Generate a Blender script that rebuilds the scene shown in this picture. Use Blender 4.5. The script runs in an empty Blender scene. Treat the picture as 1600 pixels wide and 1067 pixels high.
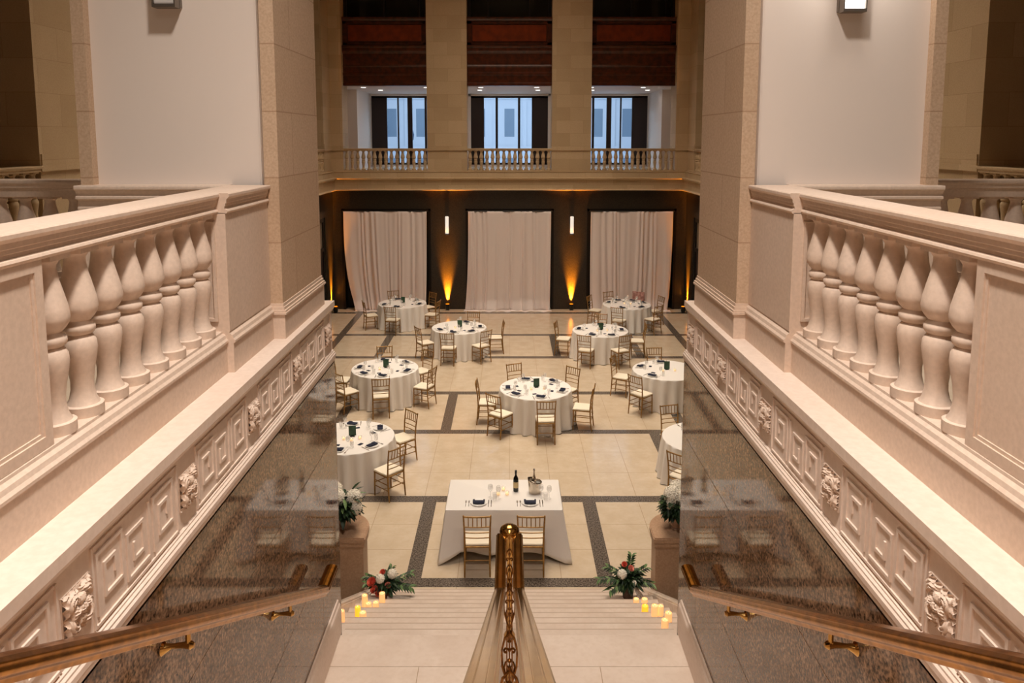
import bpy, math, random
from math import pi, sin, cos, radians
random.seed(7)
C = bpy.context.scene.collection
D = bpy.data

# ------------------------------------------------------------------ materials
def lin(c):
    def f(v):
        v /= 255.0
        return v / 12.92 if v <= 0.04045 else ((v + 0.055) / 1.055) ** 2.4
    return (f(c[0]), f(c[1]), f(c[2]), 1.0)

def new_mat(name):
    m = D.materials.new(name); m.use_nodes = True
    nt = m.node_tree
    b = nt.nodes['Principled BSDF']
    return m, nt, b

def mix_rgb(nt, fac, a, b):
    n = nt.nodes.new('ShaderNodeMix'); n.data_type = 'RGBA'
    if isinstance(fac, (int, float)): n.inputs[0].default_value = fac
    else: nt.links.new(fac, n.inputs[0])
    for s, v in ((6, a), (7, b)):
        if isinstance(v, tuple): n.inputs[s].default_value = v
        else: nt.links.new(v, n.inputs[s])
    return n.outputs[2]

def ramp(nt, src, stops):
    r = nt.nodes.new('ShaderNodeValToRGB'); e = r.color_ramp.elements
    while len(e) < len(stops): e.new(0.5)
    for k, (p, c) in enumerate(stops):
        e[k].position = p; e[k].color = c
    nt.links.new(src, r.inputs[0]); return r.outputs[0]

def noise(nt, scale, detail=3, vec=None, rough=0.55):
    n = nt.nodes.new('ShaderNodeTexNoise'); n.inputs['Scale'].default_value = scale
    n.inputs['Detail'].default_value = detail; n.inputs['Roughness'].default_value = rough
    if vec is None:
        g = nt.nodes.new('ShaderNodeNewGeometry'); vec = g.outputs['Position']
    nt.links.new(vec, n.inputs['Vector']); return n.outputs['Fac']

def bump(nt, b, src, strength=0.2, dist=0.01):
    n = nt.nodes.new('ShaderNodeBump'); n.inputs['Strength'].default_value = strength
    n.inputs['Distance'].default_value = dist
    nt.links.new(src, n.inputs['Height']); nt.links.new(n.outputs[0], b.inputs['Normal'])

def plain(name, col, rough=0.5, metal=0.0, **kw):
    m, nt, b = new_mat(name)
    b.inputs['Base Color'].default_value = lin(col)
    b.inputs['Roughness'].default_value = rough; b.inputs['Metallic'].default_value = metal
    for k, v in kw.items(): b.inputs[k].default_value = v
    return m

def speckle(name, c1, c2, scale, rough, detail=2, big=None, metal=0.0, bumps=0.0, lo=0.35, hi=0.65):
    m, nt, b = new_mat(name)
    col = mix_rgb(nt, ramp(nt, noise(nt, scale, detail), [(lo, (0, 0, 0, 1)), (hi, (1, 1, 1, 1))]), lin(c1), lin(c2))
    if big:
        col = mix_rgb(nt, ramp(nt, noise(nt, big[0], 4), [(0.45, (0, 0, 0, 1)), (0.75, (big[2],) * 3 + (1,))]), col, lin(big[1]))
    nt.links.new(col, b.inputs['Base Color'])
    b.inputs['Roughness'].default_value = rough; b.inputs['Metallic'].default_value = metal
    if bumps: bump(nt, b, noise(nt, scale, 3), bumps, 0.003)
    return m

def blocks(name, c1, c2, joint, w, h, rough=0.75):
    """ashlar walling: courses run along x+y, heights along z (walls are axis aligned)"""
    m, nt, b = new_mat(name)
    g = nt.nodes.new('ShaderNodeNewGeometry'); s = nt.nodes.new('ShaderNodeSeparateXYZ')
    nt.links.new(g.outputs['Position'], s.inputs[0])
    a = nt.nodes.new('ShaderNodeMath'); a.operation = 'ADD'
    nt.links.new(s.outputs[0], a.inputs[0]); nt.links.new(s.outputs[1], a.inputs[1])
    cb = nt.nodes.new('ShaderNodeCombineXYZ'); nt.links.new(a.outputs[0], cb.inputs[0]); nt.links.new(s.outputs[2], cb.inputs[1])
    br = nt.nodes.new('ShaderNodeTexBrick'); nt.links.new(cb.outputs[0], br.inputs['Vector'])
    br.inputs['Color1'].default_value = lin(c1); br.inputs['Color2'].default_value = lin(c2)
    br.inputs['Mortar'].default_value = lin(joint); br.inputs['Scale'].default_value = 1.0
    br.inputs['Mortar Size'].default_value = 0.004; br.inputs['Brick Width'].default_value = w
    br.inputs['Row Height'].default_value = h; br.inputs['Bias'].default_value = 0.0
    col = mix_rgb(nt, 0.25, br.outputs['Color'], ramp(nt, noise(nt, 2.2, 5), [(0.3, lin(c1)), (0.7, lin(c2))]))
    fine = mix_rgb(nt, ramp(nt, noise(nt, 60, 2), [(0.35, (0, 0, 0, 1)), (0.65, (.35, .35, .35, 1))]), col, lin(joint))
    nt.links.new(fine, b.inputs['Base Color']); b.inputs['Roughness'].default_value = rough
    return m

def emit(name, col, strength, base=None):
    m, nt, b = new_mat(name)
    b.inputs['Base Color'].default_value = lin(base or col)
    b.inputs['Emission Color'].default_value = lin(col); b.inputs['Emission Strength'].default_value = strength
    b.inputs['Roughness'].default_value = 0.5
    return m

M = {}
M['lime'] = speckle('warm_limestone', (222, 198, 178), (212, 188, 168), 45, 0.62, 3, (1.3, (202, 168, 136), .3), bumps=.06)
M['lime_ledge'] = speckle('honed_limestone', (232, 212, 196), (224, 203, 186), 30, 0.45, 3, (1.1, (214, 186, 162), .3))
M['ashlar'] = blocks('ashlar_limestone', (206, 180, 144), (184, 158, 122), (168, 140, 106), 0.95, 0.45)
M['ashlar_near'] = blocks('ashlar_near', (208, 180, 152), (196, 166, 136), (160, 126, 96), 1.3, 0.452)
M['ped'] = speckle('pedestal_stone', (190, 154, 124), (174, 138, 108), 40, 0.4, 3, (6, (156, 118, 88), .4))  # warm candle light is mixed into this browner stone colour
M['plaster'] = plain('white_plaster', (228, 214, 202), 0.7)
M['granite'] = speckle('polished_brown_granite', (30, 19, 12), (170, 134, 104), 58, 0.05, 3, (5, (70, 50, 36), .5), lo=.32, hi=.68)
M['granite'].node_tree.nodes['Principled BSDF'].inputs['Specular IOR Level'].default_value = .42
M['granite_joint'] = plain('granite_joint', (200, 186, 170), 0.35)
M['black_granite'] = speckle('dark_granite_cladding', (26, 21, 16), (62, 52, 40), 70, 0.3, 2)
M['frame_dark'] = plain('dark_bronze_frame', (22, 16, 12), 0.4, 0.3)
M['tile'] = speckle('polished_floor_tile', (212, 194, 170), (202, 182, 156), 3.5, 0.16, 4, (16, (200, 176, 144), .35))
M['tile_joint'] = plain('tile_joint', (158, 132, 100), 0.6)
M['strip'] = speckle('grey_granite_inlay', (58, 50, 44), (126, 114, 102), 45, 0.2, 2)
M['stair'] = speckle('stair_stone', (220, 202, 186), (210, 190, 173), 3.0, 0.24, 4, (20, (200, 176, 154), .35))
M['stair_edge'] = plain('stair_nosing_line', (186, 164, 144), .4)
M['brass'] = speckle('polished_brass', (208, 166, 100), (184, 140, 76), 8, 0.16, 2, metal=1.0)
M['brass_old'] = speckle('aged_bronze_scroll', (164, 112, 58), (104, 64, 28), 30, 0.32, 2, metal=1.0)
M['brass_side'] = speckle('satin_brass', (176, 120, 46), (140, 92, 30), 20, 0.24, 2, metal=1.0)
M['gold'] = speckle('gold_painted_wood', (164, 124, 62), (136, 98, 44), 20, 0.38, 2, metal=0.35)
M['cushion'] = plain('ivory_cushion', (240, 228, 206), 0.8)
M['cloth'] = plain('white_linen', (238, 232, 226), 0.85)
M['curtain'] = plain('white_drape', (236, 222, 216), 0.8)
M['navy'] = plain('navy_linen', (22, 28, 52), 0.8)
M['black'] = plain('black_metal', (14, 13, 12), 0.4)
M['china'] = plain('white_china', (240, 236, 230), 0.25)
M['steel'] = plain('cutlery_steel', (190, 180, 168), 0.25, 1.0)
M['glass'] = plain('clear_glass', (250, 248, 244), 0.04, 0.0, **{'Alpha': .22})
M['green_sign'] = speckle('green_table_sign', (34, 66, 44), (46, 82, 56), 12, 0.5)
M['mahogany'] = speckle('mahogany', (86, 36, 12), (54, 22, 8), 6, 0.32, 4)
M['mahogany_panel'] = speckle('mahogany_panel', (128, 50, 16), (100, 38, 12), 4, 0.3, 4)
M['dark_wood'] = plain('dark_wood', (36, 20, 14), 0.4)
M['pane_dark'] = plain('dark_glazing', (12, 18, 16), 0.08)
M['pane'] = plain('window_pane', (235, 245, 255), 0.02, 0.0, **{'Transmission Weight': 1.0, 'IOR': 1.02})
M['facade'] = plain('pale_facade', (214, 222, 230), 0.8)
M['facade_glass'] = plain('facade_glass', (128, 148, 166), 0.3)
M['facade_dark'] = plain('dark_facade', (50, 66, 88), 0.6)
M['wax'] = emit('lit_wax', (255, 176, 100), .62, (250, 220, 170))
M['wax_bright'] = emit('lit_wax_bright', (255, 170, 20), 1.0, (250, 200, 90))
M['flame'] = emit('flame', (255, 214, 150), 3)
M['votive'] = emit('votive_glow', (255, 190, 110), .9, (240, 214, 180))
M['sconce'] = emit('sconce_glass', (235, 228, 215), 0.75, (230, 224, 214))
M['sconce_lit'] = emit('sconce_glass_lit', (255, 252, 248), 3.0)
M['sconce_off'] = plain('unlit_sconce_glass', (206, 200, 196), .4)
M['downlight'] = emit('downlight_lens', (255, 250, 245), 2)
M['steel_frame'] = plain('grey_steel', (126, 116, 106), 0.35, 0.7)
M['leaf'] = speckle('dark_leaf', (20, 38, 18), (44, 70, 32), 25, 0.55)
M['leaf_light'] = speckle('light_leaf', (74, 104, 56), (110, 134, 80), 25, 0.55)
M['white_petal'] = plain('white_petal', (244, 236, 220), 0.75)
M['coral_petal'] = plain('coral_petal', (216, 98, 76), 0.7)
M['blush_petal'] = plain('blush_petal', (232, 150, 130), 0.7)
M['vase'] = speckle('stone_vase', (206, 176, 156), (186, 154, 132), 20, 0.5)
M['vase_brown'] = speckle('brown_vase', (112, 82, 64), (88, 62, 48), 30, 0.5)
M['ribbon'] = plain('white_ribbon', (232, 220, 208), 0.7)
M['bottle'] = plain('bottle_glass', (14, 14, 10), 0.08)
M['paper'] = plain('cream_label', (214, 190, 140), 0.6)
M['bucket'] = plain('hammered_silver', (200, 188, 172), 0.22, 1.0)
M['pink_cloth'] = speckle('pink_shawl', (206, 160, 150), (150, 100, 92), 14, 0.85)
M['ceil'] = plain('ceiling_plaster', (206, 186, 160), 0.8)
M['ceil_white'] = plain('ceiling_white', (214, 200, 192), 0.7)
M['door_glass'] = plain('frosted_door_glass', (120, 108, 92), 0.35)
M['led'] = emit('amber_lens', (255, 140, 20), 1.5)

# ------------------------------------------------------------------ mesh builder
class MB:
    def __init__(s): s.v = []; s.f = []; s.m = []; s.sm = []
    def add(s, vs, fs, mi=0, smooth=False):
        o = len(s.v); s.v += [tuple(p) for p in vs]
        for f in fs:
            s.f.append([i + o for i in f]); s.m.append(mi); s.sm.append(smooth)
        return s
    def box(s, x0, x1, y0, y1, z0, z1, mi=0):
        x0, x1 = min(x0, x1), max(x0, x1); y0, y1 = min(y0, y1), max(y0, y1); z0, z1 = min(z0, z1), max(z0, z1)
        v = [(x, y, z) for z in (z0, z1) for y in (y0, y1) for x in (x0, x1)]
        return s.add(v, [(0, 2, 3, 1), (4, 5, 7, 6), (0, 1, 5, 4), (2, 6, 7, 3), (0, 4, 6, 2), (1, 3, 7, 5)], mi)
    def lathe(s, prof, cx=0, cy=0, z=0, n=20, mi=0, smooth=True, cap=True):
        v = []; f = []
        for r, h in prof:
            for k in range(n):
                a = 2 * pi * k / n; v.append((cx + r * cos(a), cy + r * sin(a), z + h))
        for i in range(len(prof) - 1):
            for k in range(n):
                k2 = (k + 1) % n
                f.append((i * n + k, i * n + k2, (i + 1) * n + k2, (i + 1) * n + k))
        s.add(v, f, mi, smooth)
        if cap:
            o = len(s.v) - len(v)
            s.f.append([o + k for k in reversed(range(n))]); s.m.append(mi); s.sm.append(False)
            s.f.append([o + (len(prof) - 1) * n + k for k in range(n)]); s.m.append(mi); s.sm.append(False)
        return s
    def tube(s, pts, r, n=8, mi=0, smooth=True):
        """tube along a polyline; r is a number or one radius per point"""
        rs = r if isinstance(r, (list, tuple)) else [r] * len(pts)
        v = []; N = len(pts)
        for i, p in enumerate(pts):
            a = pts[max(i - 1, 0)]; b = pts[min(i + 1, N - 1)]
            d = [b[k] - a[k] for k in range(3)]; l = math.sqrt(sum(q * q for q in d)) or 1; d = [q / l for q in d]
            up = (0, 0, 1) if abs(d[2]) < 0.9 else (0, 1, 0)
            u = (d[1] * up[2] - d[2] * up[1], d[2] * up[0] - d[0] * up[2], d[0] * up[1] - d[1] * up[0])
            l = math.sqrt(sum(q * q for q in u)); u = [q / l for q in u]
            w = (d[1] * u[2] - d[2] * u[1], d[2] * u[0] - d[0] * u[2], d[0] * u[1] - d[1] * u[0])
            for k in range(n):
                t = 2 * pi * k / n
                v.append(tuple(p[j] + rs[i] * (cos(t) * u[j] + sin(t) * w[j]) for j in range(3)))
        f = []
        for i in range(N - 1):
            for k in range(n):
                k2 = (k + 1) % n; f.append((i * n + k, i * n + k2, (i + 1) * n + k2, (i + 1) * n + k))
        f.append(tuple(reversed(range(n)))); f.append(tuple((N - 1) * n + k for k in range(n)))
        return s.add(v, f, mi, smooth)
    def extr_y(s, prof, y0, y1, mi=0, smooth=False):
        """closed (x,z) profile extruded along y"""
        n = len(prof); v = [(x, y0, z) for x, z in prof] + [(x, y1, z) for x, z in prof]
        f = [(k, (k + 1) % n, n + (k + 1) % n, n + k) for k in range(n)]
        f += [tuple(reversed(range(n))), tuple(n + k for k in range(n))]
        return s.add(v, f, mi, smooth)
    def extr_x(s, prof, x0, x1, mi=0, smooth=False):
        n = len(prof); v = [(x0, y, z) for y, z in prof] + [(x1, y, z) for y, z in prof]
        f = [(k, (k + 1) % n, n + (k + 1) % n, n + k) for k in range(n)]
        f += [tuple(reversed(range(n))), tuple(n + k for k in range(n))]
        return s.add(v, f, mi, smooth)
    def prism(s, poly, z0, z1, mi=0):
        n = len(poly); v = [(x, y, z0) for x, y in poly] + [(x, y, z1) for x, y in poly]
        f = [(k, (k + 1) % n, n + (k + 1) % n, n + k) for k in range(n)]
        f += [tuple(reversed(range(n))), tuple(n + k for k in range(n))]
        return s.add(v, f, mi)
    def sweep(s, prof, path, X, mi=0, smooth=False):
        """(lateral, up) profile swept along (y,z) path points in the plane x=X, mitred"""
        N = len(path); n = len(prof); v = []
        for i, (y, z) in enumerate(path):
            def dr(a, b):
                dy, dz = b[0] - a[0], b[1] - a[1]; l = math.hypot(dy, dz); return dy / l, dz / l
            d1 = dr(path[i - 1], path[i]) if i > 0 else dr(path[0], path[1])
            d2 = dr(path[i], path[i + 1]) if i < N - 1 else d1
            n1 = (-d1[1], d1[0]); n2 = (-d2[1], d2[0])
            m = (n1[0] + n2[0], n1[1] + n2[1]); l = math.hypot(*m); m = (m[0] / l, m[1] / l)
            k = 1.0 / max(0.3, m[0] * n1[0] + m[1] * n1[1])
            for a, b in prof: v.append((X + a, y + m[0] * b * k, z + m[1] * b * k))
        f = []
        for i in range(N - 1):
            for k in range(n):
                k2 = (k + 1) % n; f.append((i * n + k, i * n + k2, (i + 1) * n + k2, (i + 1) * n + k))
        f.append(tuple(reversed(range(n)))); f.append(tuple((N - 1) * n + k for k in range(n)))
        return s.add(v, f, mi, smooth)
    def mirror(s):
        s.v = [(-x, y, z) for x, y, z in s.v]; s.f = [list(reversed(f)) for f in s.f]; return s
    def build(s, name, mats, parent=None, loc=None, rz=0):
        me = D.meshes.new(name); me.from_pydata(s.v, [], s.f); me.update()
        if not isinstance(mats, (list, tuple)): mats = [mats]
        for m in mats: me.materials.append(M[m])
        me.polygons.foreach_set('material_index', s.m); me.polygons.foreach_set('use_smooth', s.sm)
        import bmesh
        b = bmesh.new(); b.from_mesh(me); bmesh.ops.recalc_face_normals(b, faces=b.faces); b.to_mesh(me); b.free()
        if any(s.sm): me.set_sharp_from_angle(angle=radians(38))
        o = D.objects.new(name, me); C.objects.link(o)
        if parent: o.parent = parent
        if loc: o.location = loc
        if rz: o.rotation_euler = (0, 0, rz)
        return o

def tag(o, label=None, cat=None, group=None, kind=None):
    if label: o['label'] = label
    if cat: o['category'] = cat
    if group: o['group'] = group
    if kind: o['kind'] = kind
    return o
def thing(name, loc, label, cat, group=None, rz=0):
    o = D.objects.new(name, None); C.objects.link(o); o.location = loc; o.rotation_euler = (0, 0, rz)
    o.empty_display_size = 0.1
    return tag(o, label, cat, group)
def struct(o, label=None):
    o['kind'] = 'structure'
    if label: o['label'] = label
    return o
def empty_struct(name, loc=(0, 0, 0), label=None):
    o = D.objects.new(name, None); C.objects.link(o); o.location = loc; o.empty_display_size = .1
    return struct(o, label)
def copy_tree(o, parent=None, top=True):
    c = o.copy(); C.objects.link(c)
    if parent is not None:
        c.parent = parent
    for ch in o.children: copy_tree(ch, c, False)
    return c
def bevel(o, w, seg=2):
    m = o.modifiers.new('bevel', 'BEVEL'); m.width = w; m.segments = seg; m.limit_method = 'ANGLE'; return o
def solid(o, t):
    m = o.modifiers.new('solid', 'SOLIDIFY'); m.thickness = t; m.offset = 0; return o

SIDE = {-1: 'left', 1: 'right'}
W = 1.54          # half width between the granite stair walls
YEND = 6.38        # where the stair walls stop and the hall opens
HX = 6.28          # half width of the hall
FY = 26.38         # far wall
TOP = 15.5

# ------------------------------------------------------------------ floor
def build_floor():
    hs = [9.75, 12.16, 15.10, 17.50, 20.45, 22.85, 25.80]; hw = .108
    ys = []
    bounds = [6.3] + hs + [FY + .5]
    kind_y = []
    joints_y = []
    for i in range(len(bounds) - 1):
        a = bounds[i] + (hw if i > 0 else 0); b = bounds[i + 1] - (hw if i < len(bounds) - 2 else 0)
        n = 3 if i in (1, 2, 3, 4, 5, 6) else (4 if i == 0 else 1)
        for k in range(1, n): joints_y.append(a + (b - a) * k / n)
    cuts = sorted([(y - hw, 's0') for y in hs] + [(y + hw, 's1') for y in hs] + [(y - .004, 'j0') for y in joints_y] + [(y + .004, 'j1') for y in joints_y] + [(6.3, 'x'), (FY + .4, 'x')])
    xcols = [k * .73 for k in range(-9, 10)]
    mb = MB()
    def strip_x(yc):
        for i in range(len(bounds) - 1):
            if bounds[i] <= yc <= bounds[i + 1]:
                s = [1.35, 3.72] if i in (1, 3, 5) else ([3.03] if i in (2,) else [])
                if i == 0: s = []
                return s + [5.26]
        return [5.26]
    for i in range(len(cuts) - 1):
        y0, y1 = cuts[i][0], cuts[i + 1][0]
        if y1 - y0 < 1e-6: continue
        yc = (y0 + y1) / 2
        inh = any(abs(yc - h) < hw for h in hs); inj = any(abs(yc - j) < .004 for j in joints_y)
        if inh:
            mb.add([(-HX - .2, y0, 0), (HX + .2, y0, 0), (HX + .2, y1, 0), (-HX - .2, y1, 0)], [(0, 1, 2, 3)], 1); continue
        sx = strip_x(yc)
        xs = []
        for a in sx:
            for sg in (-1, 1): xs += [(sg * a - .11, 'g'), (sg * a + .11, 'g')]
        ins = lambda x: any(abs(abs(x) - a) < .11 for a in sx)
        for x in xcols:
            if not ins(x): xs += [(x - .004, 'j'), (x + .004, 'j')]
        xs = sorted(x for x, _ in xs if -HX - .2 < x < HX + .2); xs = [-HX - .2] + xs + [HX + .2]
        for k in range(len(xs) - 1):
            xa, xb = xs[k], xs[k + 1]; xc = (xa + xb) / 2
            if xb - xa < 1e-6: continue
            if ins(xc): mi = 1
            elif inj or any(abs(xc - x) < .004 for x in xcols): mi = 2
            else: mi = 0
            mb.add([(xa, y0, 0), (xb, y0, 0), (xb, y1, 0), (xa, y1, 0)], [(0, 1, 2, 3)], mi)
    # one slab underneath gives the floor its depth
    mb.box(-HX - .2, HX + .2, 6.3, FY + .4, -.25, -.002, 0)
    struct(mb.build('floor', ['tile', 'strip', 'tile_joint']), 'pale polished tile floor with grey granite inlay strips')
build_floor()

# ------------------------------------------------------------------ staircase
NS = 11; RISE = 1.74 / NS; TREAD = 3.16 / (NS - 1)
def stair_z(y): return max(0, (9.36 - y) / 3.16 * 1.74)
st = thing('stone_staircase', (0, 7.8, 0), 'pale stone staircase dropping from the landing to the hall floor', 'staircase')
for k in range(NS - 1):      # k=0 lowest step
    y1 = 9.36 - k * TREAD; y0 = y1 - TREAD; z1 = (k + 1) * RISE
    hwid = W - .003 if y0 < 6.4 else 1.78
    mb = MB().box(-hwid, hwid, y0 - .02 - 7.8, y1 - 7.8, (0 if k < 1 else z1 - RISE - .04), z1)
    mb.box(-hwid, hwid, y1 - 7.8 - .016, y1 - 7.8 - .001, z1, z1 + .0006, 1)
    o = mb.build('step', ['stair', 'stair_edge'], st)
st = thing('stone_staircase', (0, 7.8, 0), 'pale stone landing and upper flight between the granite walls', 'staircase')
mb = MB()
L0 = 4.96
for (a, b) in ((4.98, 5.80), (5.806, 6.20)):
    xs = [-W + .002, -.76, .76, W - .002] if a < 5.5 else [-W + .002, W - .002]
    for i in range(len(xs) - 1): mb.box(xs[i] + .003, xs[i + 1] - .003, a - 7.8, b - 7.8, 1.66, 1.74)
mb.box(-W + .002, W - .002, 4.98 - 7.8, 6.2 - 7.8, 0, 1.735, 1)
mb.build('landing', ['stair', 'tile_joint'], st)
# upper flight, climbing from the landing to the gallery (slope .58)
for k in range(17):
    y1 = 4.98 - k * .29; z1 = 1.74 + (k + 1) * .168
    MB().box(-W + .002, W - .002, y1 - .31 - 7.8, y1 - 7.8, z1 - .21, z1).build('step', 'stair', st)
MB().box(-W + .002, W - .002, -3.4 - 7.8, .06 - 7.8, 4.4, 4.62).build('upper_landing', 'stair', st)

# ------------------------------------------------------------------ side walls of the stair, frieze, ledge, balustrades, piers
def key_path(a, h, flip):
    p = [(0, 0), (0, h), (.82 * a, h), (.82 * a, .2 * h), (.24 * a, .2 * h), (.24 * a, .74 * h), (.58 * a, .74 * h), (.58 * a, .46 * h)]
    if flip: p = [(a * .82 - u, h - v) for u, v in p]
    return p
def band(mb, X, X2, pts, w):
    h = w / 2
    for i in range(len(pts) - 1):
        (u0, v0), (u1, v1) = pts[i], pts[i + 1]
        du = (u1 > u0) - (u1 < u0); dv = (v1 > v0) - (v1 < v0)
        if i == 0: u0 -= du * h; v0 -= dv * h
        else: u0 += du * h; v0 += dv * h
        u1 += du * h; v1 += dv * h
        if du: mb.box(X, X2, u0, u1, v0 - h, v0 + h)
        else: mb.box(X, X2, u0 - h, u0 + h, v0, v1)

def rosette_mesh():
    """acanthus flower relief: height field facing +x, 0.17 square"""
    n = 44; S = .085; v = []; f = []
    for i in range(n + 1):
        for j in range(n + 1):
            u = -S + 2 * S * i / n; w = -S + 2 * S * j / n
            r = math.hypot(u, w) / S; t = math.atan2(w, u)
            leaf = abs(cos(2 * (t - pi / 4))) ** .6          # long leaves into the corners
            petal = abs(cos(2 * t)) ** .7
            hgt = .006
            if r < .2: hgt += .030 - .05 * r * r + .004 * cos(8 * t)
            elif r < .62: hgt += .010 + .020 * petal * (1 - abs(r - .4) / .3 * .6) + .003 * cos(26 * t)
            lf = leaf * (1 - abs(r - .8) / .62)
            if lf > 0: hgt = max(hgt, .006 + .026 * lf + .004 * cos(40 * r + 5 * cos(4 * t)) * leaf)
            e = max(abs(u), abs(w)) / S
            if e > .86: hgt *= max(0.12, .55 + .45 * cos((u + w if abs(u) > abs(w) else u - w) / S * 15))
            v.append((hgt, u, w))
    for i in range(n):
        for j in range(n):
            a = i * (n + 1) + j; f.append((a, a + 1, a + n + 2, a + n + 1))
    m = MB().add(v, f, 0, True)
    m.box(-.012, .004, -S, S, -S, S)
    return m

BAL = [(.078, 0), (.078, .062), (.064, .068), (.052, .10), (.045, .15), (.044, .20), (.050, .27), (.060, .34), (.066, .40), (.064, .44),
       (.054, .468), (.046, .482), (.058, .495), (.063, .515), (.062, .535), (.052, .552), (.046, .565), (.062, .59), (.074, .62), (.078, .65),
       (.074, .70), (.062, .77), (.048, .85), (.041, .91), (.041, .935), (.054, .965), (.06, .97)]
def baluster_mb(h, scale=1.0, n=28):
    m = MB().lathe([(r * scale, q * h) for r, q in BAL], n=n)
    m.box(-.066 * scale, .066 * scale, -.066 * scale, .066 * scale, .968 * h, h)
    return m

BYS = [2.83 + .2007 * k for k in range(8)]
RAILPROF = [(1.93, 5.826), (1.705, 5.826), (1.70, 5.820), (1.70, 5.806), (1.707, 5.800), (1.716, 5.790), (1.718, 5.770), (1.724, 5.766), (1.724, 5.752),
            (1.730, 5.747), (1.730, 5.735), (1.716, 5.728), (1.712, 5.718), (1.720, 5.706), (1.91, 5.706), (1.93, 5.74)]
PLPROF = [(1.94, 4.74), (1.693, 4.74), (1.693, 4.926), (1.683, 4.931), (1.683, 4.944), (1.694, 4.956), (1.700, 4.974), (1.714, 4.986), (1.716, 4.998), (1.94, 4.998)]
def shiftp(p, d): return [(x - d if x < 1.78 else x, z) for x, z in p]
for s in (-1, 1):
    side = SIDE[s]
    # core wall behind everything
    w = MB()
    w.box(W + .012, 1.92, -3.4, YEND, 0, 4.20, 0)
    # polished granite slabs with tight joints; two level courses
    zs = [(1.60, 2.655), (2.662, 3.545), (3.553, 4.19)]
    for zi, (z0, z1) in enumerate(zs):
        ys = [-3.4 + .02, 0.1, 1.96, 3.86, 5.78, YEND - .004] if zi != 1 else [-3.4 + .02, -.6, .9, 2.9, 4.75, YEND - .004]
        for i in range(len(ys) - 1): w.box(W, W + .014, ys[i] + .002, ys[i + 1] - .002, z0, z1, 1)
    w.box(W + .003, W + .013, -3.39, YEND - .01, 1.6, 4.19, 2)
    w.box(W, 1.92, YEND, YEND + .012, 0, 4.20, 1)
    if s < 0: w.mirror()
    struct(w.build('wall_' + side, ['ashlar', 'granite', 'granite_joint']), side + ' stair wall of polished brown granite slabs')
    # skirting on the landing, raking skirting on the lower flight
    k = MB()
    k.extr_y([(W - .001, 1.74), (W - .034, 1.74), (W - .034, 1.98), (W - .030, 2.01), (W - .018, 2.025), (W - .014, 2.05), (W - .001, 2.055)], 4.9, 6.24)
    k.sweep([(W - .034, 0), (W - .001, 0), (W - .001, .31), (W - .014, .305), (W - .018, .28), (W - .034, .26)], [(1.0, 4.0), (4.9, 1.74)], 0)
    if s < 0: k.mirror()
    struct(k.build('baseboard_' + side, 'lime_ledge'), 'pale stone skirting along the ' + side + ' side of the landing')
    # raking curb beside the lower flight
    k = MB()
    pf = [(1.782, 0), (1.86, 0), (1.86, .13), (1.81, .13), (1.80, .12), (1.79, .115), (1.788, .10), (1.782, .095)]
    k.sweep([(a, b - .30 if b == 0 else b) for a, b in pf], [(6.395, 1.66), (9.40, .0)], 0)
    if s < 0: k.mirror()
    struct(k.build('trim_' + ('1' if s < 0 else '2'), 'stair'), 'raking stone curb beside the lower flight on the ' + side)

    # frieze : field, mouldings, greek key, rosettes, ledge top
    fr = empty_struct('trim_' + ('3' if s < 0 else '4'), (0, 0, 0), 'carved key pattern frieze under the ' + side + ' stone ledge')
    y0, y1 = -3.4, 6.36
    m = MB()
    m.extr_y([(1.94, 4.20), (W + .002, 4.20), (1.540, 4.206), (1.530, 4.214), (1.528, 4.226), (1.522, 4.230), (1.522, 4.246), (1.518, 4.252), (1.518, 4.276),
              (1.526, 4.283), (1.526, 4.292), (1.536, 4.298), (1.536, 4.306), (1.549, 4.310), (1.549, 4.654), (1.538, 4.657), (1.538, 4.666),
              (1.532, 4.671), (1.526, 4.684), (1.520, 4.694), (1.520, 4.745), (1.94, 4.745)], y0, y1)
    if s < 0: m.mirror()
    m.build('moulded_ledge', 'lime_ledge', fr)
    key = MB(); rc = [-.27 + .92 * i for i in range(8)]
    for y in rc:
        # plain frame strips around the key field between two rosettes
        a = .222
        if y + .92 < 6.3:
            for q in range(3):
                ya = y + .138 + q * a
                pts = [(ya + u, 4.365 + v) for u, v in key_path(a * .99, .235, q % 2 == 1)]
                band(key, 1.541, 1.550, pts, .0135)
            key.box(1.541, 1.550, y + .118, y + .802, 4.630, 4.642); key.box(1.541, 1.550, y + .118, y + .802, 4.320, 4.332)
        for q in (-1, 1): key.box(1.541, 1.550, y + q * .108 - .005, y + q * .108 + .005, 4.322, 4.642)
    if s < 0: key.mirror()
    key.build('key_pattern', 'lime_ledge', fr)
    rm = rosette_mesh()
    first = None
    for y in rc[1:]:
        if first is None:
            o = rm.build('rosette', 'lime', fr); first = o
        else:
            o = first.copy(); C.objects.link(o)
        o.location = (s * 1.547, y, 4.485); o.rotation_euler = (0, 0, 0 if s < 0 else pi)

    # balustrade -------------------------------------------------
    b = thing('stone_balustrade', (s * 1.745, 3.6, 4.77), 'large pale stone balustrade above the ' + side + ' granite wall, bulbous balusters', 'balustrade')
    def put(mb, name, mat='lime'):
        mb.v = [(x - 1.745, y - 3.6, z - 4.77) for x, y, z in mb.v]
        if s < 0: mb.mirror()
        return mb.build(name, mat, b)
    m = MB(); m.extr_y(RAILPROF, -3.3, 4.36); m.extr_y(shiftp(RAILPROF, .055), 4.36, 5.125)
    put(m, 'rail')
    m = MB(); m.extr_y(PLPROF, -3.3, 4.36); m.extr_y(shiftp(PLPROF, .04), 4.36, 5.125)
    put(m, 'plinth')
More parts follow.
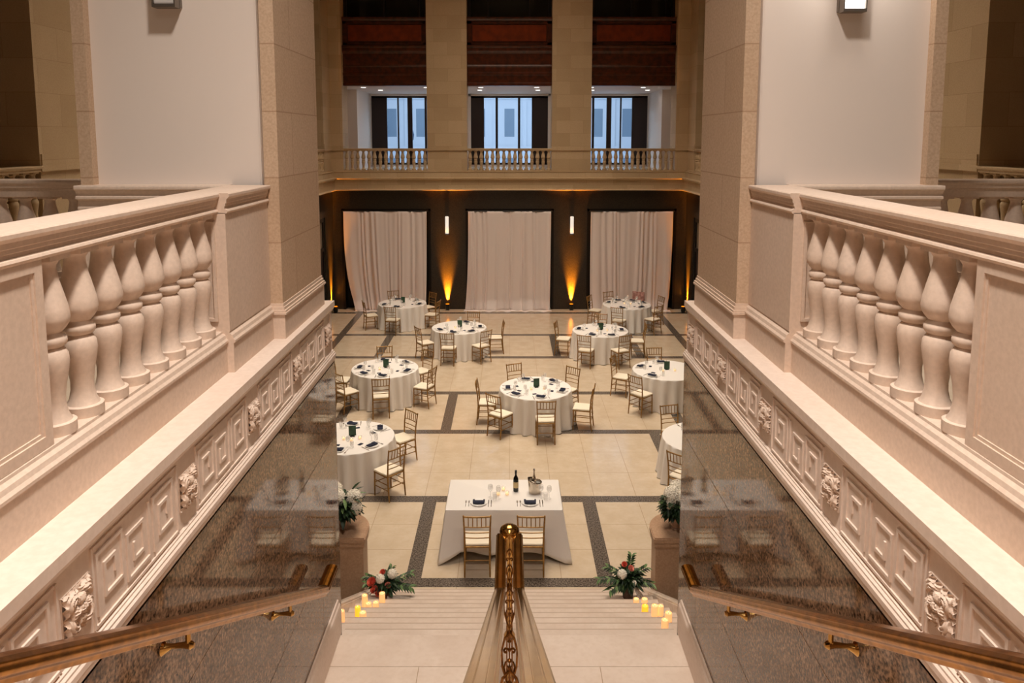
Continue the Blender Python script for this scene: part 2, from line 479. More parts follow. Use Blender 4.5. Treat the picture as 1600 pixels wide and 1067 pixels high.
    m = MB(); m.box(1.672, 1.90, 4.36, 5.125, 4.998, 5.71); m.box(1.735, 1.755, 4.348, 4.36, 5.06, 5.66); m.box(1.845, 1.865, 4.348, 4.36, 5.06, 5.66)
    m.box(1.755, 1.845, 4.348, 4.36, 5.06, 5.08); m.box(1.755, 1.845, 4.348, 4.36, 5.64, 5.66)
    put(m, 'end_die')
    m = MB(); m.box(1.735, 1.88, -3.3, 2.71, 4.998, 5.71)
    for d, e, t in ((0, .722, .045), (.045, .729, .014)):     # raised border and a stepped inner moulding round the sunk panel
        ya, yb, za, zb = .9 + d, 2.71 - d, 5.0 + d, 5.708 - d
        X0, X1 = 1 + e, 1.736
        m.box(X0, X1, ya, yb, zb - t, zb); m.box(X0, X1, ya, yb, za, za + t)
        m.box(X0, X1, yb - t, yb, za + t, zb - t); m.box(X0, X1, ya, ya + t, za + t, zb - t)
    put(m, 'panelled_die')
    first = None
    for y in BYS:
        if first is None:
            o = baluster_mb(.710).build('baluster', 'lime', b); first = o
        else: o = first.copy(); C.objects.link(o)
        o.location = (s * .045, y - 3.6, .2275)

    # gallery floor behind the balustrade
    g = MB().box(1.94, HX + 3, -3.4, 6.36, 4.45, 4.74)
    if s < 0: g.mirror()
    struct(g.build('floor', 'tile'), 'gallery floor behind the ' + side + ' balustrade')

    # great pier with the white infill panel
    p = MB()
    p.box(1.588, 1.686, 5.13, 6.20, 4.74, TOP, 0); p.box(1.686, 2.865, 5.28, 6.20, 4.74, TOP, 0); p.box(2.865, 2.95, 5.13, 6.20, 4.74, TOP, 0)
    p.box(1.686, 2.865, 5.20, 5.28, 5.80, TOP, 1)
    p.box(1.688, 1.705, 5.17, 5.20, 5.80, TOP, 1); p.box(1.722, 1.730, 5.19, 5.20, 5.8, TOP, 1)
    def ring(d, z0, z1): p.box(1.588 - d, 1.93, 5.13 - d, 6.20 + d, z0, z1, 2)
    ring(.018, 4.745, 4.92); ring(.030, 4.92, 4.934); ring(.024, 4.934, 4.95); ring(.014, 4.95, 4.972); ring(.006, 4.972, 4.995)
    if s < 0: p.mirror()
    struct(p.build('wall_' + side, ['ashlar_near', 'plaster', 'lime']), side + ' stone pier with a plain white wall panel above the balustrade')
    p = MB()
    prof = [(5.199, 4.8), (5.199, 5.826), (5.06, 5.826), (5.055, 5.815), (5.055, 5.80), (5.07, 5.79), (5.08, 5.77), (5.08, 5.755), (5.07, 5.75), (5.07, 5.735), (5.10, 5.72), (5.10, 5.68), (5.09, 5.675), (5.09, 5.66), (5.12, 5.65), (5.12, 4.8)]
    p.extr_x(prof, 1.932, 2.96)
    if s < 0: p.mirror()
    struct(p.build('trim_' + ('5' if s < 0 else '6'), 'lime'), 'stone parapet under the ' + side + ' white wall panel')

    # dark balustrade at the hall edge beyond the pier
    b2 = thing('stone_balustrade', (s * 4.6, 6.28, 4.76), 'shaded stone balustrade beyond the ' + side + ' white wall panel', 'balustrade')
    m = MB(); m.extr_x([(.12, 1.04), (-.13, 1.04), (-.135, 1.03), (-.135, 1.015), (-.12, 1.0), (-.115, .975), (-.10, .97), (-.10, .955), (-.095, .95), (-.095, .90), (.1, .90)], -1.68, 1.68)
    m.build('rail', 'lime', b2)
    MB().box(-1.68, 1.68, -.11, .11, 0, .215).build('plinth', 'lime', b2)
    f2 = None
    for i in range(16):
        if f2 is None: o = baluster_mb(.69, 1.0, 16).build('baluster', 'lime', b2); f2 = o
        else: o = f2.copy(); C.objects.link(o)
        o.location = (-1.57 + i * .208, 0, .213)

    # wall under the gallery, facing the hall
    nw = MB().box(1.92, HX + .3, 6.18, 6.40, 0, 4.45)
    nw.box(1.92, HX + .3, 6.18, 6.46, 4.3, 4.76, 1)
    if s < 0: nw.mirror()
    struct(nw.build('wall_near', ['black_granite', 'ashlar']), 'near hall wall under the ' + side + ' gallery')

    # pedestal beside the foot of the stair
    pd = thing('stone_pedestal', (s * 2.16, 9.28, 0), 'stone pedestal carrying a hydrangea vase at the ' + side + ' foot of the stair', 'pedestal')
    def octo(d):
        x0, x1, y0 = 1.865 - d, 2.50 + d, 8.98 - d
        pts = [(x0, y0), (x1, y0), (x1, 9.62 + d)] + [(2.28 - (.415 + d) * sin(q * pi / 20), 9.22 + (.40 + d) * cos(q * pi / 20)) for q in range(0, 11)]
        pts = [(x - 2.16, y - 9.28) for x, y in pts]
        return pts if s > 0 else [(-x, y) for x, y in pts]
    MB().prism(octo(0), 0, 1.0).build('shaft', 'ped', pd)
    m = MB(); m.prism(octo(.012), .955, .975); m.prism(octo(.02), .975, 1.03); m.prism(octo(.032), 1.03, 1.085); m.prism(octo(.022), 1.085, 1.1)
    m.build('cap', 'ped', pd)
    m = MB(); m.prism(octo(.025), 0, .12); m.prism(octo(.012), .12, .14); m.build('base_moulding', 'ped', pd)

# ------------------------------------------------------------------ hall shell
def x_open(): return [(-5.86, -2.89), (-1.49, 1.49), (2.87, 5.84)]
g = MB()
T = FY + .30
og = [(-5.98, -2.80), (-1.56, 1.58), (2.76, 5.94)]
xs = [-HX - .1] + [v for o in og for v in o] + [HX + .1]
for i in range(0, len(xs), 2): g.box(xs[i], xs[i + 1], FY, T, 0, 4.30, 0)
for a, b in og: g.box(a, b, FY, T, 3.64, 4.30, 0)
for a, b in og:        # dark reveal frames
    g.box(a, a + .09, FY - .012, T, 0, 3.64, 1); g.box(b - .09, b, FY - .012, T, 0, 3.64, 1); g.box(a, b, FY - .012, T, 3.555, 3.64, 1)
    g.box(a, b, T - .02, T + .02, 0, 3.64, 1)
# upper part: stone piers
ou = x_open(); xs = [-HX - .1] + [v for o in ou for v in o] + [HX + .1]
for i in range(0, len(xs), 2):
    g.box(xs[i], xs[i + 1], FY, FY + .9, 4.90, TOP, 2)
    g.box(xs[i] - .0, xs[i + 1] + .0, FY - .03, FY + .9, 4.96, 5.02, 3)
    g.box(xs[i] - .02, xs[i + 1] + .02, FY - .035, FY + .9, 5.70, 5.775, 3); g.box(xs[i] + .03, xs[i + 1] - .03, FY - .02, FY, 5.775, 5.90, 3)
g.box(-HX, HX, FY, FY + .9, 4.30, 4.92, 3)
struct(g.build('wall_far', ['black_granite', 'frame_dark', 'ashlar', 'ashlar']), 'far hall wall with dark granite below and tall stone piers above')

CORN = [(0, 4.30), (-.20, 4.30), (-.21, 4.32), (-.13, 4.345), (-.12, 4.37), (-.12, 4.66), (-.14, 4.68), (-.20, 4.70), (-.22, 4.715), (-.22, 4.745), (-.10, 4.76), (-.08, 4.93), (-.1, 4.95), (-.1, 4.965), (0, 4.965)]
c = MB(); c.extr_x([(FY + y, z) for y, z in CORN], -HX, HX)
for i in range(15):
    x = -5.9 + i * .843; c.box(x - .05, x + .05, FY - .135, FY - .12, 4.40, 4.47); c.box(x - .035, x + .035, FY - .145, FY - .13, 4.36, 4.40)
struct(c.build('trim_7', 'ashlar'), 'stone cornice between the dark granite and the balcony balusters')

def small_balustrade(cx, cy, length, rot, label, n):
    b = thing('balcony_balustrade', (cx, cy, 4.96), label, 'balustrade', None, rot)
    m = MB(); m.extr_x([(.09, .81), (-.10, .81), (-.105, .80), (-.1, .775), (-.085, .765), (-.085, .735), (-.07, .73), (.08, .73)], -length / 2, length / 2)
    m.build('rail', 'ashlar', b)
    MB().box(-length / 2, length / 2, -.09, .09, 0, .05).build('plinth', 'ashlar', b)
    f = None
    for i in range(n):
        x = -length / 2 + length * (i + .5) / n
        if f is None: o = baluster_mb(.685, .95, 12).build('baluster', 'ashlar', b); f = o
        else: o = f.copy(); C.objects.link(o)
        o.location = (x, 0, .048)
nm = ['balcony balustrade above the left curtain', 'balcony balustrade above the middle curtain', 'balcony balustrade above the right curtain']
for (a, b_), n in zip(ou, nm): small_balustrade((a + b_) / 2, FY + .1, b_ - a, 0, 'tan stone ' + n, 15)

# side walls of the hall
for s in (-1, 1):
    side = SIDE[s]
    sw = MB()
    doors = (22.55, 25.25)
    sw.box(HX, HX + .3, 6.3, doors[0], 0, 4.3, 0); sw.box(HX, HX + .3, doors[1], FY + .3, 0, 4.3, 0); sw.box(HX, HX + .3, doors[0], doors[1], 3.45, 4.3, 0)
    piers = [(5.6, 6.35), (10.0, 11.38), (15.2, 16.58), (20.4, 21.9), (25.35, FY + .1)]
    for i, (a, b) in enumerate(piers):
        sw.box(HX, HX + .7, a, b, 4.3, TOP, 2)
        sw.box(HX - .04, HX + .7, a - (.0 if i == 0 else .06), b + .06 if i < 4 else b, 4.96, 5.02, 2)
        sw.box(HX - .04, HX + .72, a - .03, b + .03 if i < 4 else b, 5.70, 5.78, 2); sw.box(HX - .02, HX, a + .02, b - .02, 5.78, 5.93, 2)
    sw.box(HX, HX + .7, 6.3, FY, 4.3, 4.93, 2)
    sw.extr_y([(HX + .0 + y, z) for y, z in CORN], 6.4, FY - .0, 2)
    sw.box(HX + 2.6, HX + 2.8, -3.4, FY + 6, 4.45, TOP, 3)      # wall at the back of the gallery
    sw.box(HX, HX + 2.8, 6.36, FY + 6, 4.45, 4.75, 4)
    if s < 0: sw.mirror()
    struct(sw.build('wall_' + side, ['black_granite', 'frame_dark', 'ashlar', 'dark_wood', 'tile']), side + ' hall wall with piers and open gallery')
    for i in range(4):
        a = piers[i][1]; b = piers[i + 1][0]
        small_balustrade(s * (HX + .06), (a + b) / 2, b - a, s * pi / 2 * -1,
                         'tan balcony balustrade on the %s side wall, %s bay from the stair' % (side, ['nearest', 'second', 'third', 'farthest'][i]), int((b - a) / .2))
    # door near the far corner
    d = empty_struct('door_' + ('1' if s < 0 else '2'), (s * (HX + .1), 23.9, 0), 'dark double door with glazed top on the ' + side + ' wall')
    m = MB(); m.box(-.06, .06, -1.35, -1.2, 0, 3.45); m.box(-.06, .06, 1.2, 1.35, 0, 3.45); m.box(-.06, .06, -1.2, 1.2, 3.3, 3.45); m.box(-.06, .06, -1.2, 1.2, 2.3, 2.42)
    m.build('door_frame', 'frame_dark', d)
    MB().box(-.02, .02, -1.2, 1.2, 2.42, 3.3).build('transom_pane', 'door_glass', d)
    for q in (-1, 1):
        MB().box(-.03, .03, .01 if q > 0 else -1.2, 1.2 if q > 0 else -.01, 0.005, 2.3).build('door_leaf', 'dark_wood', d)
        MB().lathe([(.0, 0), (.02, .005), (.03, .02), (.02, .04), (0, .045)], -s * .05, q * .12, 1.05, 10).build('door_knob', 'brass', d)

# ceiling with structure over everything, end walls
c = MB().box(-9.2, 9.2, -3.5, FY + 6, TOP, TOP + .2)
struct(c.build('ceiling', 'ceil'), 'high hall ceiling')
b = MB().box(-9.2, 9.2, -3.6, -3.4, 0, TOP)
struct(b.build('wall_back', 'ashlar'), 'stone wall behind the stair')

# room behind the far balcony: floor, white side walls, ceiling, window wall
BY = 31.8
b = MB().box(-9.2, 9.2, FY + .3, BY + .5, 4.5, 4.93)
struct(b.build('floor', 'tile'), 'balcony room floor behind the far balustrades')
b = MB()
b.box(-9.2, 9.2, FY + .5, BY + .5, 7.98, 8.2)
struct(b.build('ceiling', 'ceil_white'), 'low white ceiling of the balcony room')
b = MB()
for s in (-1, 1): b.box(s * 6.75, s * 6.0, FY + 2.6, FY + 2.75, 4.93, 7.98)
for s in (-1, 1):
    b.box(s * 6.0, s * 5.86, FY + 2.6, BY, 4.93, 7.98)
    b.box(s * 6.75, s * 6.9, FY + .9, FY + 2.75, 4.93, 7.98); b.box(s * 6.4, s * 6.75, FY + .9, FY + 1.0, 4.93, 7.98)
struct(b.build('wall_far', 'plaster'), 'white side walls of the balcony room')
# window wall
wx = [(-5.85, -2.5), (-1.63, 1.63), (2.5, 5.85)]
b = MB(); xs = [-9.2] + [v for o in wx for v in o] + [9.2]
for i in range(0, len(xs), 2): b.box(xs[i], xs[i + 1], BY, BY + .4, 4.93, 7.98)
b.box(-9.2, 9.2, BY, BY + .4, 7.9, TOP); b.box(-9.2, 9.2, BY, BY + .4, -.2, 5.0)
struct(b.build('wall_far', 'plaster'), 'window wall of the balcony room')
for i, (a, z) in enumerate(wx):
    wdw = empty_struct('window_%d' % (i + 1), ((a + z) / 2, BY + .2, 5.0), ['left', 'middle', 'right'][i] + ' tall window of the balcony room')
    hw = (z - a) / 2
    m = MB()
    if i == 1:
        m.box(-hw, -1.08, -.05, .05, 0, 2.9); m.box(.95, hw, -.05, .05, 0, 2.9)
        for x in (-.54, .41): m.box(x - .05, x + .05, -.06, .06, 0, 2.9)
    else:
        q = 1 if i == 0 else -1
        m.box(q * -hw, q * (-hw + .65), -.05, .05, 0, 2.9)
        for x, ww in ((-.05, .1), (.62, .045), (1.3, .05), (-.55, .03)): m.box(q * (x - ww), q * (x + ww), -.06, .06, 0, 2.9)
    m.box(-hw, hw, -.05, .05, 0, .08); m.box(-hw, hw, -.05, .05, 2.82, 2.9)
    m.build('window_frame', 'dark_wood', wdw)
    MB().box(-hw, hw, -.008, .008, .02, 2.88).build('window_pane', 'pane', wdw)
# street outside
fb = thing('office_building', (0, 46, 0), 'pale office building across the street seen through the windows', 'building')
MB().box(-16, 16, 0, 3, -2, 22).build('facade', 'facade', fb)
for i in range(17):
    x = -14.4 + i * 1.8
    for z0, z1 in ((2.5, 4.9), (6.2, 7.9), (9.2, 11.2)):
        o = MB().box(x - .3, x + .3, -.02, .0, z0, z1).build('window', 'facade_glass', fb)
m = MB()
for z in (5.4, 8.5): m.box(-16, 16, -.18, 0, z, z + .22)
for i in range(18): m.box(-15.4 + i * 1.8, -15.15 + i * 1.8, -.10, 0, -2, 22)
m.build('pilaster_trim', 'facade', fb)
for s, lb in ((-1, 'left'), (1, 'right')):
    o = thing('dark_building', (s * 9.0, 40, 0), 'dark blue grey building beyond the %s balcony window' % lb, 'building')
    MB().box(-1.2, 1.2, 0, 3, -2, 22).build('facade', 'facade_dark', o)  # one even dark blue grey over the whole block
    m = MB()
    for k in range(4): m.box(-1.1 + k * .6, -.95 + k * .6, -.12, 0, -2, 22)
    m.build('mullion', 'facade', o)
lp = thing('street_lamp', (-4.72, 36, 0), 'slim street lamp standing outside the left balcony window', 'street lamp')
MB().lathe([(.09, 0), (.07, .5), (.035, .7), (.03, 5.95)], n=10).build('post', 'facade_dark', lp)
MB().lathe([(.03, 5.95), (.12, 6.05), (.15, 6.3), (.10, 6.5), (.02, 6.6)], n=10).build('lantern', 'facade_dark', lp)
struct(MB().box(-16, 16, BY + .5, 46, -2.2, -2).build('ground', 'facade'), 'street outside the windows')

# mahogany spandrels with dark windows above them
lb3 = ['left', 'middle', 'right']
for i, (a, z) in enumerate(ou):
    cx = (a + z) / 2; hw = (z - a) / 2
    sp = thing('mahogany_spandrel', (cx, FY + .35, 7.95), 'reddish mahogany panel across the %s upper opening' % lb3[i], 'wood panel')
    m = MB(); m.box(-hw, hw, 0, .25, .02, 2.36)
    m.extr_x([(0, .02), (-.10, .02), (-.10, .10), (-.06, .13), (-.06, .36), (-.10, .40), (-.10, .45), (-.05, .50), (-.05, .66), (-.08, .70), (-.05, .75), (-.05, 1.12), (-.09, 1.16), (-.14, 1.22), (-.14, 1.32), (-.18, 1.36), (-.18, 1.40), (0, 1.44)], -hw, hw)
    m.extr_x([(0, 2.24), (-.08, 2.26), (-.12, 2.32), (-.12, 2.38), (0, 2.38)], -hw, hw)
    m.box(-hw, -hw + .16, -.04, 0, 1.44, 2.26); m.box(hw - .16, hw, -.04, 0, 1.44, 2.26); m.box(-hw, hw, -.04, 0, 2.16, 2.26); m.box(-hw, hw, -.04, 0, 1.44, 1.52)
    m.build('moulded_frame', 'mahogany', sp)
    MB().box(-hw + .2, hw - .2, -.03, .0, 1.56, 2.12).build('raised_panel', 'mahogany_panel', sp)
    w = empty_struct('window_%d' % (i + 4), (cx, FY + .6, 10.3), 'dark upper glazing over the %s mahogany panel' % lb3[i])
    MB().box(-hw, hw, 0, .03, 0, TOP - 10.3).build('window_pane', 'pane_dark', w)
    m = MB(); m.box(-hw, -hw + .12, -.04, .06, 0, TOP - 10.3); m.box(hw - .12, hw, -.04, .06, 0, TOP - 10.3)
    m.box(-hw, hw, -.05, .06, 0, .06)
    for x in ((-.75, .72) if i == 1 else (-.05, hw - .3)): m.box(x - .03, x + .03, -.03, .05, 0, TOP - 10.3)
    m.build('window_frame', 'frame_dark', w)
    # downlights in the low ceiling
for i, x in enumerate([-5.35, -3.05, -5.0, -2.9, -1.05, 1.0, -1.15, 1.1, 3.0, 4.9, 5.35, 3.2]):
    y = FY + (1.3 if i in (0, 1, 4, 5, 9, 8) else 2.9)
    o = MB().lathe([(.09, 0), (.09, .012)], 0, 0, -.012, 14).build('downlight', 'downlight', None, (x, y, 7.98))
    tag(o, 'small round recessed downlight in the low white ceiling above the far balcony', 'ceiling light', 'downlights in the balcony room ceiling')

# ------------------------------------------------------------------ curtains
def curtain(x0, x1, lb, pull_l, pull_r, seed):
    random.seed(seed)
    nx, nz = 170, 44; H = 3.56; w = x1 - x0; v = []
    ph = [random.uniform(0, 6.28) for _ in range(5)]
    for j in range(nz + 1):
        t = j / nz; z = H * (1 - t)                  # t: 0 top, 1 floor
        for i in range(nx + 1):
            u = i / nx
            e = t ** 3
            x = x0 + w * u + e * (pull_l * (1 - u) ** 3 + pull_r * u ** 3) + .03 * t * sin(7 * u * 6.28 + ph[3])
            uu = u + .02 * t * sin(9 * u + ph[0])
            uw = uu + .022 * sin(uu * 17 + ph[2]) + .012 * sin(uu * 41 + ph[4]); y = (.028 + .02 * sin(uu * 13 + ph[3])) * sin(uw * 15 * 6.28 + ph[1]) * (.45 + .55 * t) + .035 * t * sin(uw * 6 * 6.28 + ph[2]) + .02 * sin(uw * 3 * 6.28 + ph[4])
            y -= .18 * max(0, t - .9) / .1 * (.6 + .4 * sin(uu * 15 + ph[0]))
            v.append((x, y, max(z, .012 + .008 * sin(u * 40))))
    f = [(j * (nx + 1) + i, j * (nx + 1) + i + 1, (j + 1) * (nx + 1) + i + 1, (j + 1) * (nx + 1) + i) for j in range(nz) for i in range(nx)]
    t = thing('drape_curtain', ((x0 + x1) / 2, FY - .16, 0), 'white floor length drape in the %s doorway of the far wall' % lb, 'curtain', 'white drapes in the far doorways')
    m = MB().add([(x - (x0 + x1) / 2, y, z) for x, y, z in v], f, 0, True)
    # puddled hem
    n = 90; hv = []
    for i in range(n + 1):
        u = i / n
        for q, (dy, z) in enumerate(((0, .01), (-.12, .035), (-.22 - .05 * sin(u * 31 + seed), .03), (-.27 - .06 * sin(u * 31 + seed), .006))):
            hv.append((x0 + pull_l - .05 + (w - pull_l + pull_r + .1) * u - (x0 + x1) / 2, dy, z + .008 * sin(u * 60)))
    m.add(hv, [(i * 4 + k, i * 4 + k + 1, (i + 1) * 4 + k + 1, (i + 1) * 4 + k) for i in range(n) for k in range(3)], 0, True)
    solid(m.build('cloth', 'curtain', t), .006)
    MB().tube([(-w / 2 - .04, 0, H + .01), (w / 2 + .04, 0, H + .01)], .018).build('curtain_rod', 'black', t)
curtain(-5.87, -2.93, 'left', .42, -.06, 3)
curtain(-1.46, 1.47, 'middle', -.12, -.02, 5)
curtain(2.88, 5.79, 'right', .04, -.12, 9)

# ------------------------------------------------------------------ wall sconces and amber uplights
for s in (-1, 1):
    sc = thing('wall_sconce', (s * 2.22, FY, 3.05), 'slim white cylinder wall sconce on the dark wall %s of the middle curtain' % SIDE[s], 'wall light')
    MB().box(-.06, .06, -.03, 0, -.3, .3).build('back_plate', 'steel_frame', sc)
    MB().lathe([(.055, -.30), (.062, -.28), (.062, .30), (.055, .32)], 0, -.09, 0, 18).build('glass_tube', 'sconce', sc)
    MB().lathe([(.066, -.34), (.066, -.29)], 0, -.09, 0, 18).build('end_cap', 'steel_frame', sc)
spots = [(-2.22, FY - .13, 'on the floor left of the middle curtain'), (2.22, FY - .13, 'on the floor right of the middle curtain'),
         (-HX + .14, 25.85, 'in the far left corner of the hall'), (HX - .14, 25.85, 'in the far right corner of the hall')]
AMB = []
for x, y, lb in spots:
    u = thing('uplight', (x, y, 0), 'black amber uplight ' + lb, 'uplight')
    MB().box(-.07, .07, -.05, .05, 0, .02).build('foot', 'black', u)
    MB().lathe([(.055, .02), (.075, .05), (.08, .2), (.08, .22)], n=16).build('lamp_housing', 'black', u)
    MB().lathe([(.066, .22), (.066, .225)], n=16).build('lens', 'led', u)
    AMB.append((x if abs(x) < 5 else x + (.075 if x > 0 else -.075), y + (.075 if abs(x) < 5 else 0), .26))
# big sconces on the white panels
for s in (-1, 1):
    sc = thing('wall_sconce', (s * 2.305, 5.20, 7.425 if s < 0 else 7.395), '%s rectangular sconce high on the %s white wall panel' % ('brightly lit' if s > 0 else 'unlit grey', SIDE[s]), 'wall light')
    MB().box(-.08, .08, -.035, 0, -.4, .4).build('back_plate', 'steel_frame', sc)
    m = MB().box(-.07, .07, -.10, -.03, -.39, .39); bevel(m.build('glass_box', 'sconce_lit' if s > 0 else 'sconce_off', sc), .01)
    m = MB().box(-.078, .078, -.108, -.03, -.41, -.39); m.box(-.078, -.07, -.108, -.03, -.39, .4); m.box(.07, .078, -.108, -.03, -.39, .4); m.build('metal_edge', 'steel_frame', sc)

# ------------------------------------------------------------------ brass handrails
RP = [(-.046, .0), (-.050, .012), (-.044, .022), (-.046, .034), (-.030, .046), (-.010, .050), (.010, .050), (.030, .046), (.046, .034), (.044, .022), (.050, .012), (.046, 0),
      (.030, -.012), (.024, -.030), (-.024, -.030), (-.030, -.012)]
RZ = 2.71; SL = .575; YB = 5.33
def rz(y): return RZ + SL * (YB - y)
for s in (-1, 1):
    h = thing('brass_handrail', (s * 1.42, 3, 2.6), 'brass wall handrail running down the %s granite wall' % SIDE[s], 'handrail')
    m = MB().sweep(RP, [(-.6 - 3, rz(-.6) - 2.6), (YB - 3, RZ - 2.6), (5.62 - 3, RZ - 2.6 + .004)], 0)
    bevel(m.build('rail', 'brass_side', h), .003, 2)
    for y in (1.7, 3.07, 4.52):
        z = (rz(y) if y < YB else RZ) - .03 - 2.6; yy = y - 3
        m = MB()
        m.tube([(0, yy, z), (0, yy, z - .045), (s * .01, yy, z - .06)], [.012, .012, .016], 10)
        m.tube([(-s * .012, yy, z - .06), (s * .02, yy, z - .06), (s * .07, yy, z - .065), (s * .10, yy, z - .075), (s * .113, yy, z - .075)], [.019, .014, .011, .02, .034], 12)
        m.tube([(-s * .026, yy, z - .06), (-s * .010, yy, z - .06)], [.010, .02], 10)
        m.build('bracket', 'brass', h)

cr = thing('center_handrail', (0, 4, 2.6), 'double brass handrail with scrollwork down the middle of the stair', 'handrail')
CP = [(-.043, .0), (-.044, .016), (-.036, .022), (-.034, .030), (-.016, .034), (-.014, .030), (.014, .030), (.016, .034), (.034, .030), (.036, .022), (.044, .016), (.043, 0), (.034, -.014), (.030, -.03), (-.030, -.03), (-.034, -.014)]
for s in (-1, 1):
    m = MB().sweep(CP, [(-.2 - 4, rz(-.2) - 2.6), (YB - 4, RZ - 2.6), (6.12 - 4, RZ - 2.6 + .002)], s * .071)
    bevel(m.build('rail', 'brass', cr), .002, 2)
# newel with domed cap at the lower end
m = MB().lathe([(.05, 1.70), (.05, 1.76), (.028, 1.80), (.024, 2.45), (.036, 2.50), (.03, 2.54), (.03, 2.66), (.055, 2.68), (.082, 2.70), (.088, 2.725), (.078, 2.755), (.05, 2.775), (.015, 2.785)], 0, 0, -2.6 + .04, 24)
m.build('newel_post', 'brass', cr, (0, 6.17 - 4, -.03))
m = MB(); m.lathe([(.05, 0), (.036, .04), (.02, .1), (.016, .14)], 0, 0, .01, 20)
m.box(-.062, .062, -.055, .055, 0, .016)
bevel(m.build('base_flange', 'brass', cr, (0, 5.56 - 4, 1.74 - 2.6)), .006)
def scroll(zt, h, w):
    """pierced medallion in the x-z plane, hanging from height zt"""
    m = MB(); r = .0065
    pts = [(0, 0, zt), (-w * .3, 0, zt - h * .10), (-w * .5, 0, zt - h * .32), (-w * .46, 0, zt - h * .6), (-w * .2, 0, zt - h * .86), (0, 0, zt - h)]
    m.tube(pts, r, 7); m.tube([(-a, b, c) for a, b, c in pts], r, 7)
    for q in (-1, 1):
        sp = []
        for k in range(15):
            t = k / 14 * 3.6 * pi / 2; rr = w * .20 * (1 - k / 18)
            sp.append((q * (w * .23 - rr * cos(t)), .0, zt - h * .33 + rr * sin(t) * 1.2))
        m.tube(sp, .006, 6)
        sp = [(q * w * .22, 0, zt - h * .52), (q * w * .34, 0, zt - h * .62), (q * w * .2, 0, zt - h * .76), (q * w * .06, 0, zt - h * .64), (q * w * .13, 0, zt - h * .6)]
        m.tube(sp, .006, 6)
    m.lathe([(0, -.012), (.012, -.006), (.014, 0), (.012, .006), (0, .012)], 0, 0, zt - h * .5, 10)
    m.lathe([(0, -.014), (.012, 0), (0, .018)], 0, 0, zt - h * .16, 8); m.lathe([(0, -.014), (.010, 0), (0, .014)], 0, 0, zt - h * .8, 8)
    m.tube([(0, 0, zt), (0, 0, zt - h)], .004, 6)
    return m
k = 0
for y, wd, zt, h in ((6.02, .075, RZ - .05, .30), (5.50, .088, RZ - .08, .34), (3.9, .088, rz(3.9) - .14, .34), (2.7, .088, rz(2.7) - .14, .34), (1.5, .088, rz(1.5) - .14, .34)):
    m = scroll(zt - 2.6, h, wd)
    m.build('scroll_medallion', 'brass_old', cr, (0, y - 4, 0))
    zb = 1.76 if y > 4.98 else 1.74 + (math.floor((4.98 - y) / .29) + 1) * .168
    m = MB()
    for x in (-.022, 0, .022): m.tube([(x * .9, 0, zt - 2.6 - h + .01 + abs(x)), (x, 0, zb - 2.6 + .005)], .0055, 8)
    m.lathe([(0, 0), (.02, .02), (.026, .05), (.014, .085), (0, .10)], 0, 0, zt - 2.6 - h - .10, 12)
    m.build('baluster', 'brass_old', cr, (0, y - 4, 0))

# ------------------------------------------------------------------ chiavari chairs
def make_chair():
    t = D.objects.new('banquet_chair', None); C.objects.link(t); t.empty_display_size = .1
    # local frame: the chair faces +y (towards the table), origin on the floor under the seat centre
    m = MB(); m.box(-.19, .19, -.185, .19, .415, .438); bevel(m.build('seat', 'gold', t), .008)
    cu = [(-.185, -.17), (.185, -.17), (.195, .02), (.19, .19), (-.19, .19), (-.195, .02)]
    m = MB().prism(cu, .438, .476); bevel(m.build('cushion', 'cushion', t), .016, 3)
    for sx in (-1, 1):
        MB().tube([(sx * .178, .175, 0), (sx * .178, .175, .2), (sx * .175, .172, .43)], [.011, .014, .014], 8).build('leg', 'gold', t)
        MB().tube([(sx * .178, -.215, 0), (sx * .176, -.19, .22), (sx * .175, -.178, .44), (sx * .18, -.195, .68), (sx * .19, -.235, .915), (sx * .191, -.238, .93)], [.012, .014, .015, .013, .012, .008], 8).build('leg', 'gold', t)
    def yb(z): return -.178 - .057 * max(0, (z - .44) / .475) ** 1.3
    m = MB()
    for z, r in ((.905, .012), (.745, .009), (.655, .008), (.575, .008)):
        y = yb(z); m.tube([(-.185, y, z), (-.09, y - .012, z), (0, y - .016, z), (.09, y - .012, z), (.185, y, z)], r, 7)
    m.build('back_rail', 'gold', t)
    m = MB()
    for i in range(5):
        x = -.122 + i * .061; m.tube([(x, yb(.905) - .012, .9), (x, yb(.745) - .012, .75)], .0075, 6)
    m.build('back_spindle', 'gold', t)
    for z in (.16, .24): pass
    for sx in (-1, 1):
        m = MB(); m.tube([(sx * .178, -.2, .19), (sx * .178, .175, .19)], .008, 6); m.tube([(sx * .177, -.19, .29), (sx * .177, .175, .29)], .008, 6); m.build('stretcher', 'gold', t)
    MB().tube([(-.178, .175, .24), (.178, .175, .24)], .008, 6).build('stretcher', 'gold', t)
    MB().tube([(-.178, -.197, .24), (.178, -.197, .24)], .008, 6).build('stretcher', 'gold', t)
    return t
CH = make_chair(); used = [False]
def place_chair(x, y, rot, label, group):
    if not used[0]: o = CH; used[0] = True
    else: o = copy_tree(CH)
    o.location = (x, y, 0); o.rotation_euler = (0, 0, rot)
    tag(o, label, 'chair', group); return o

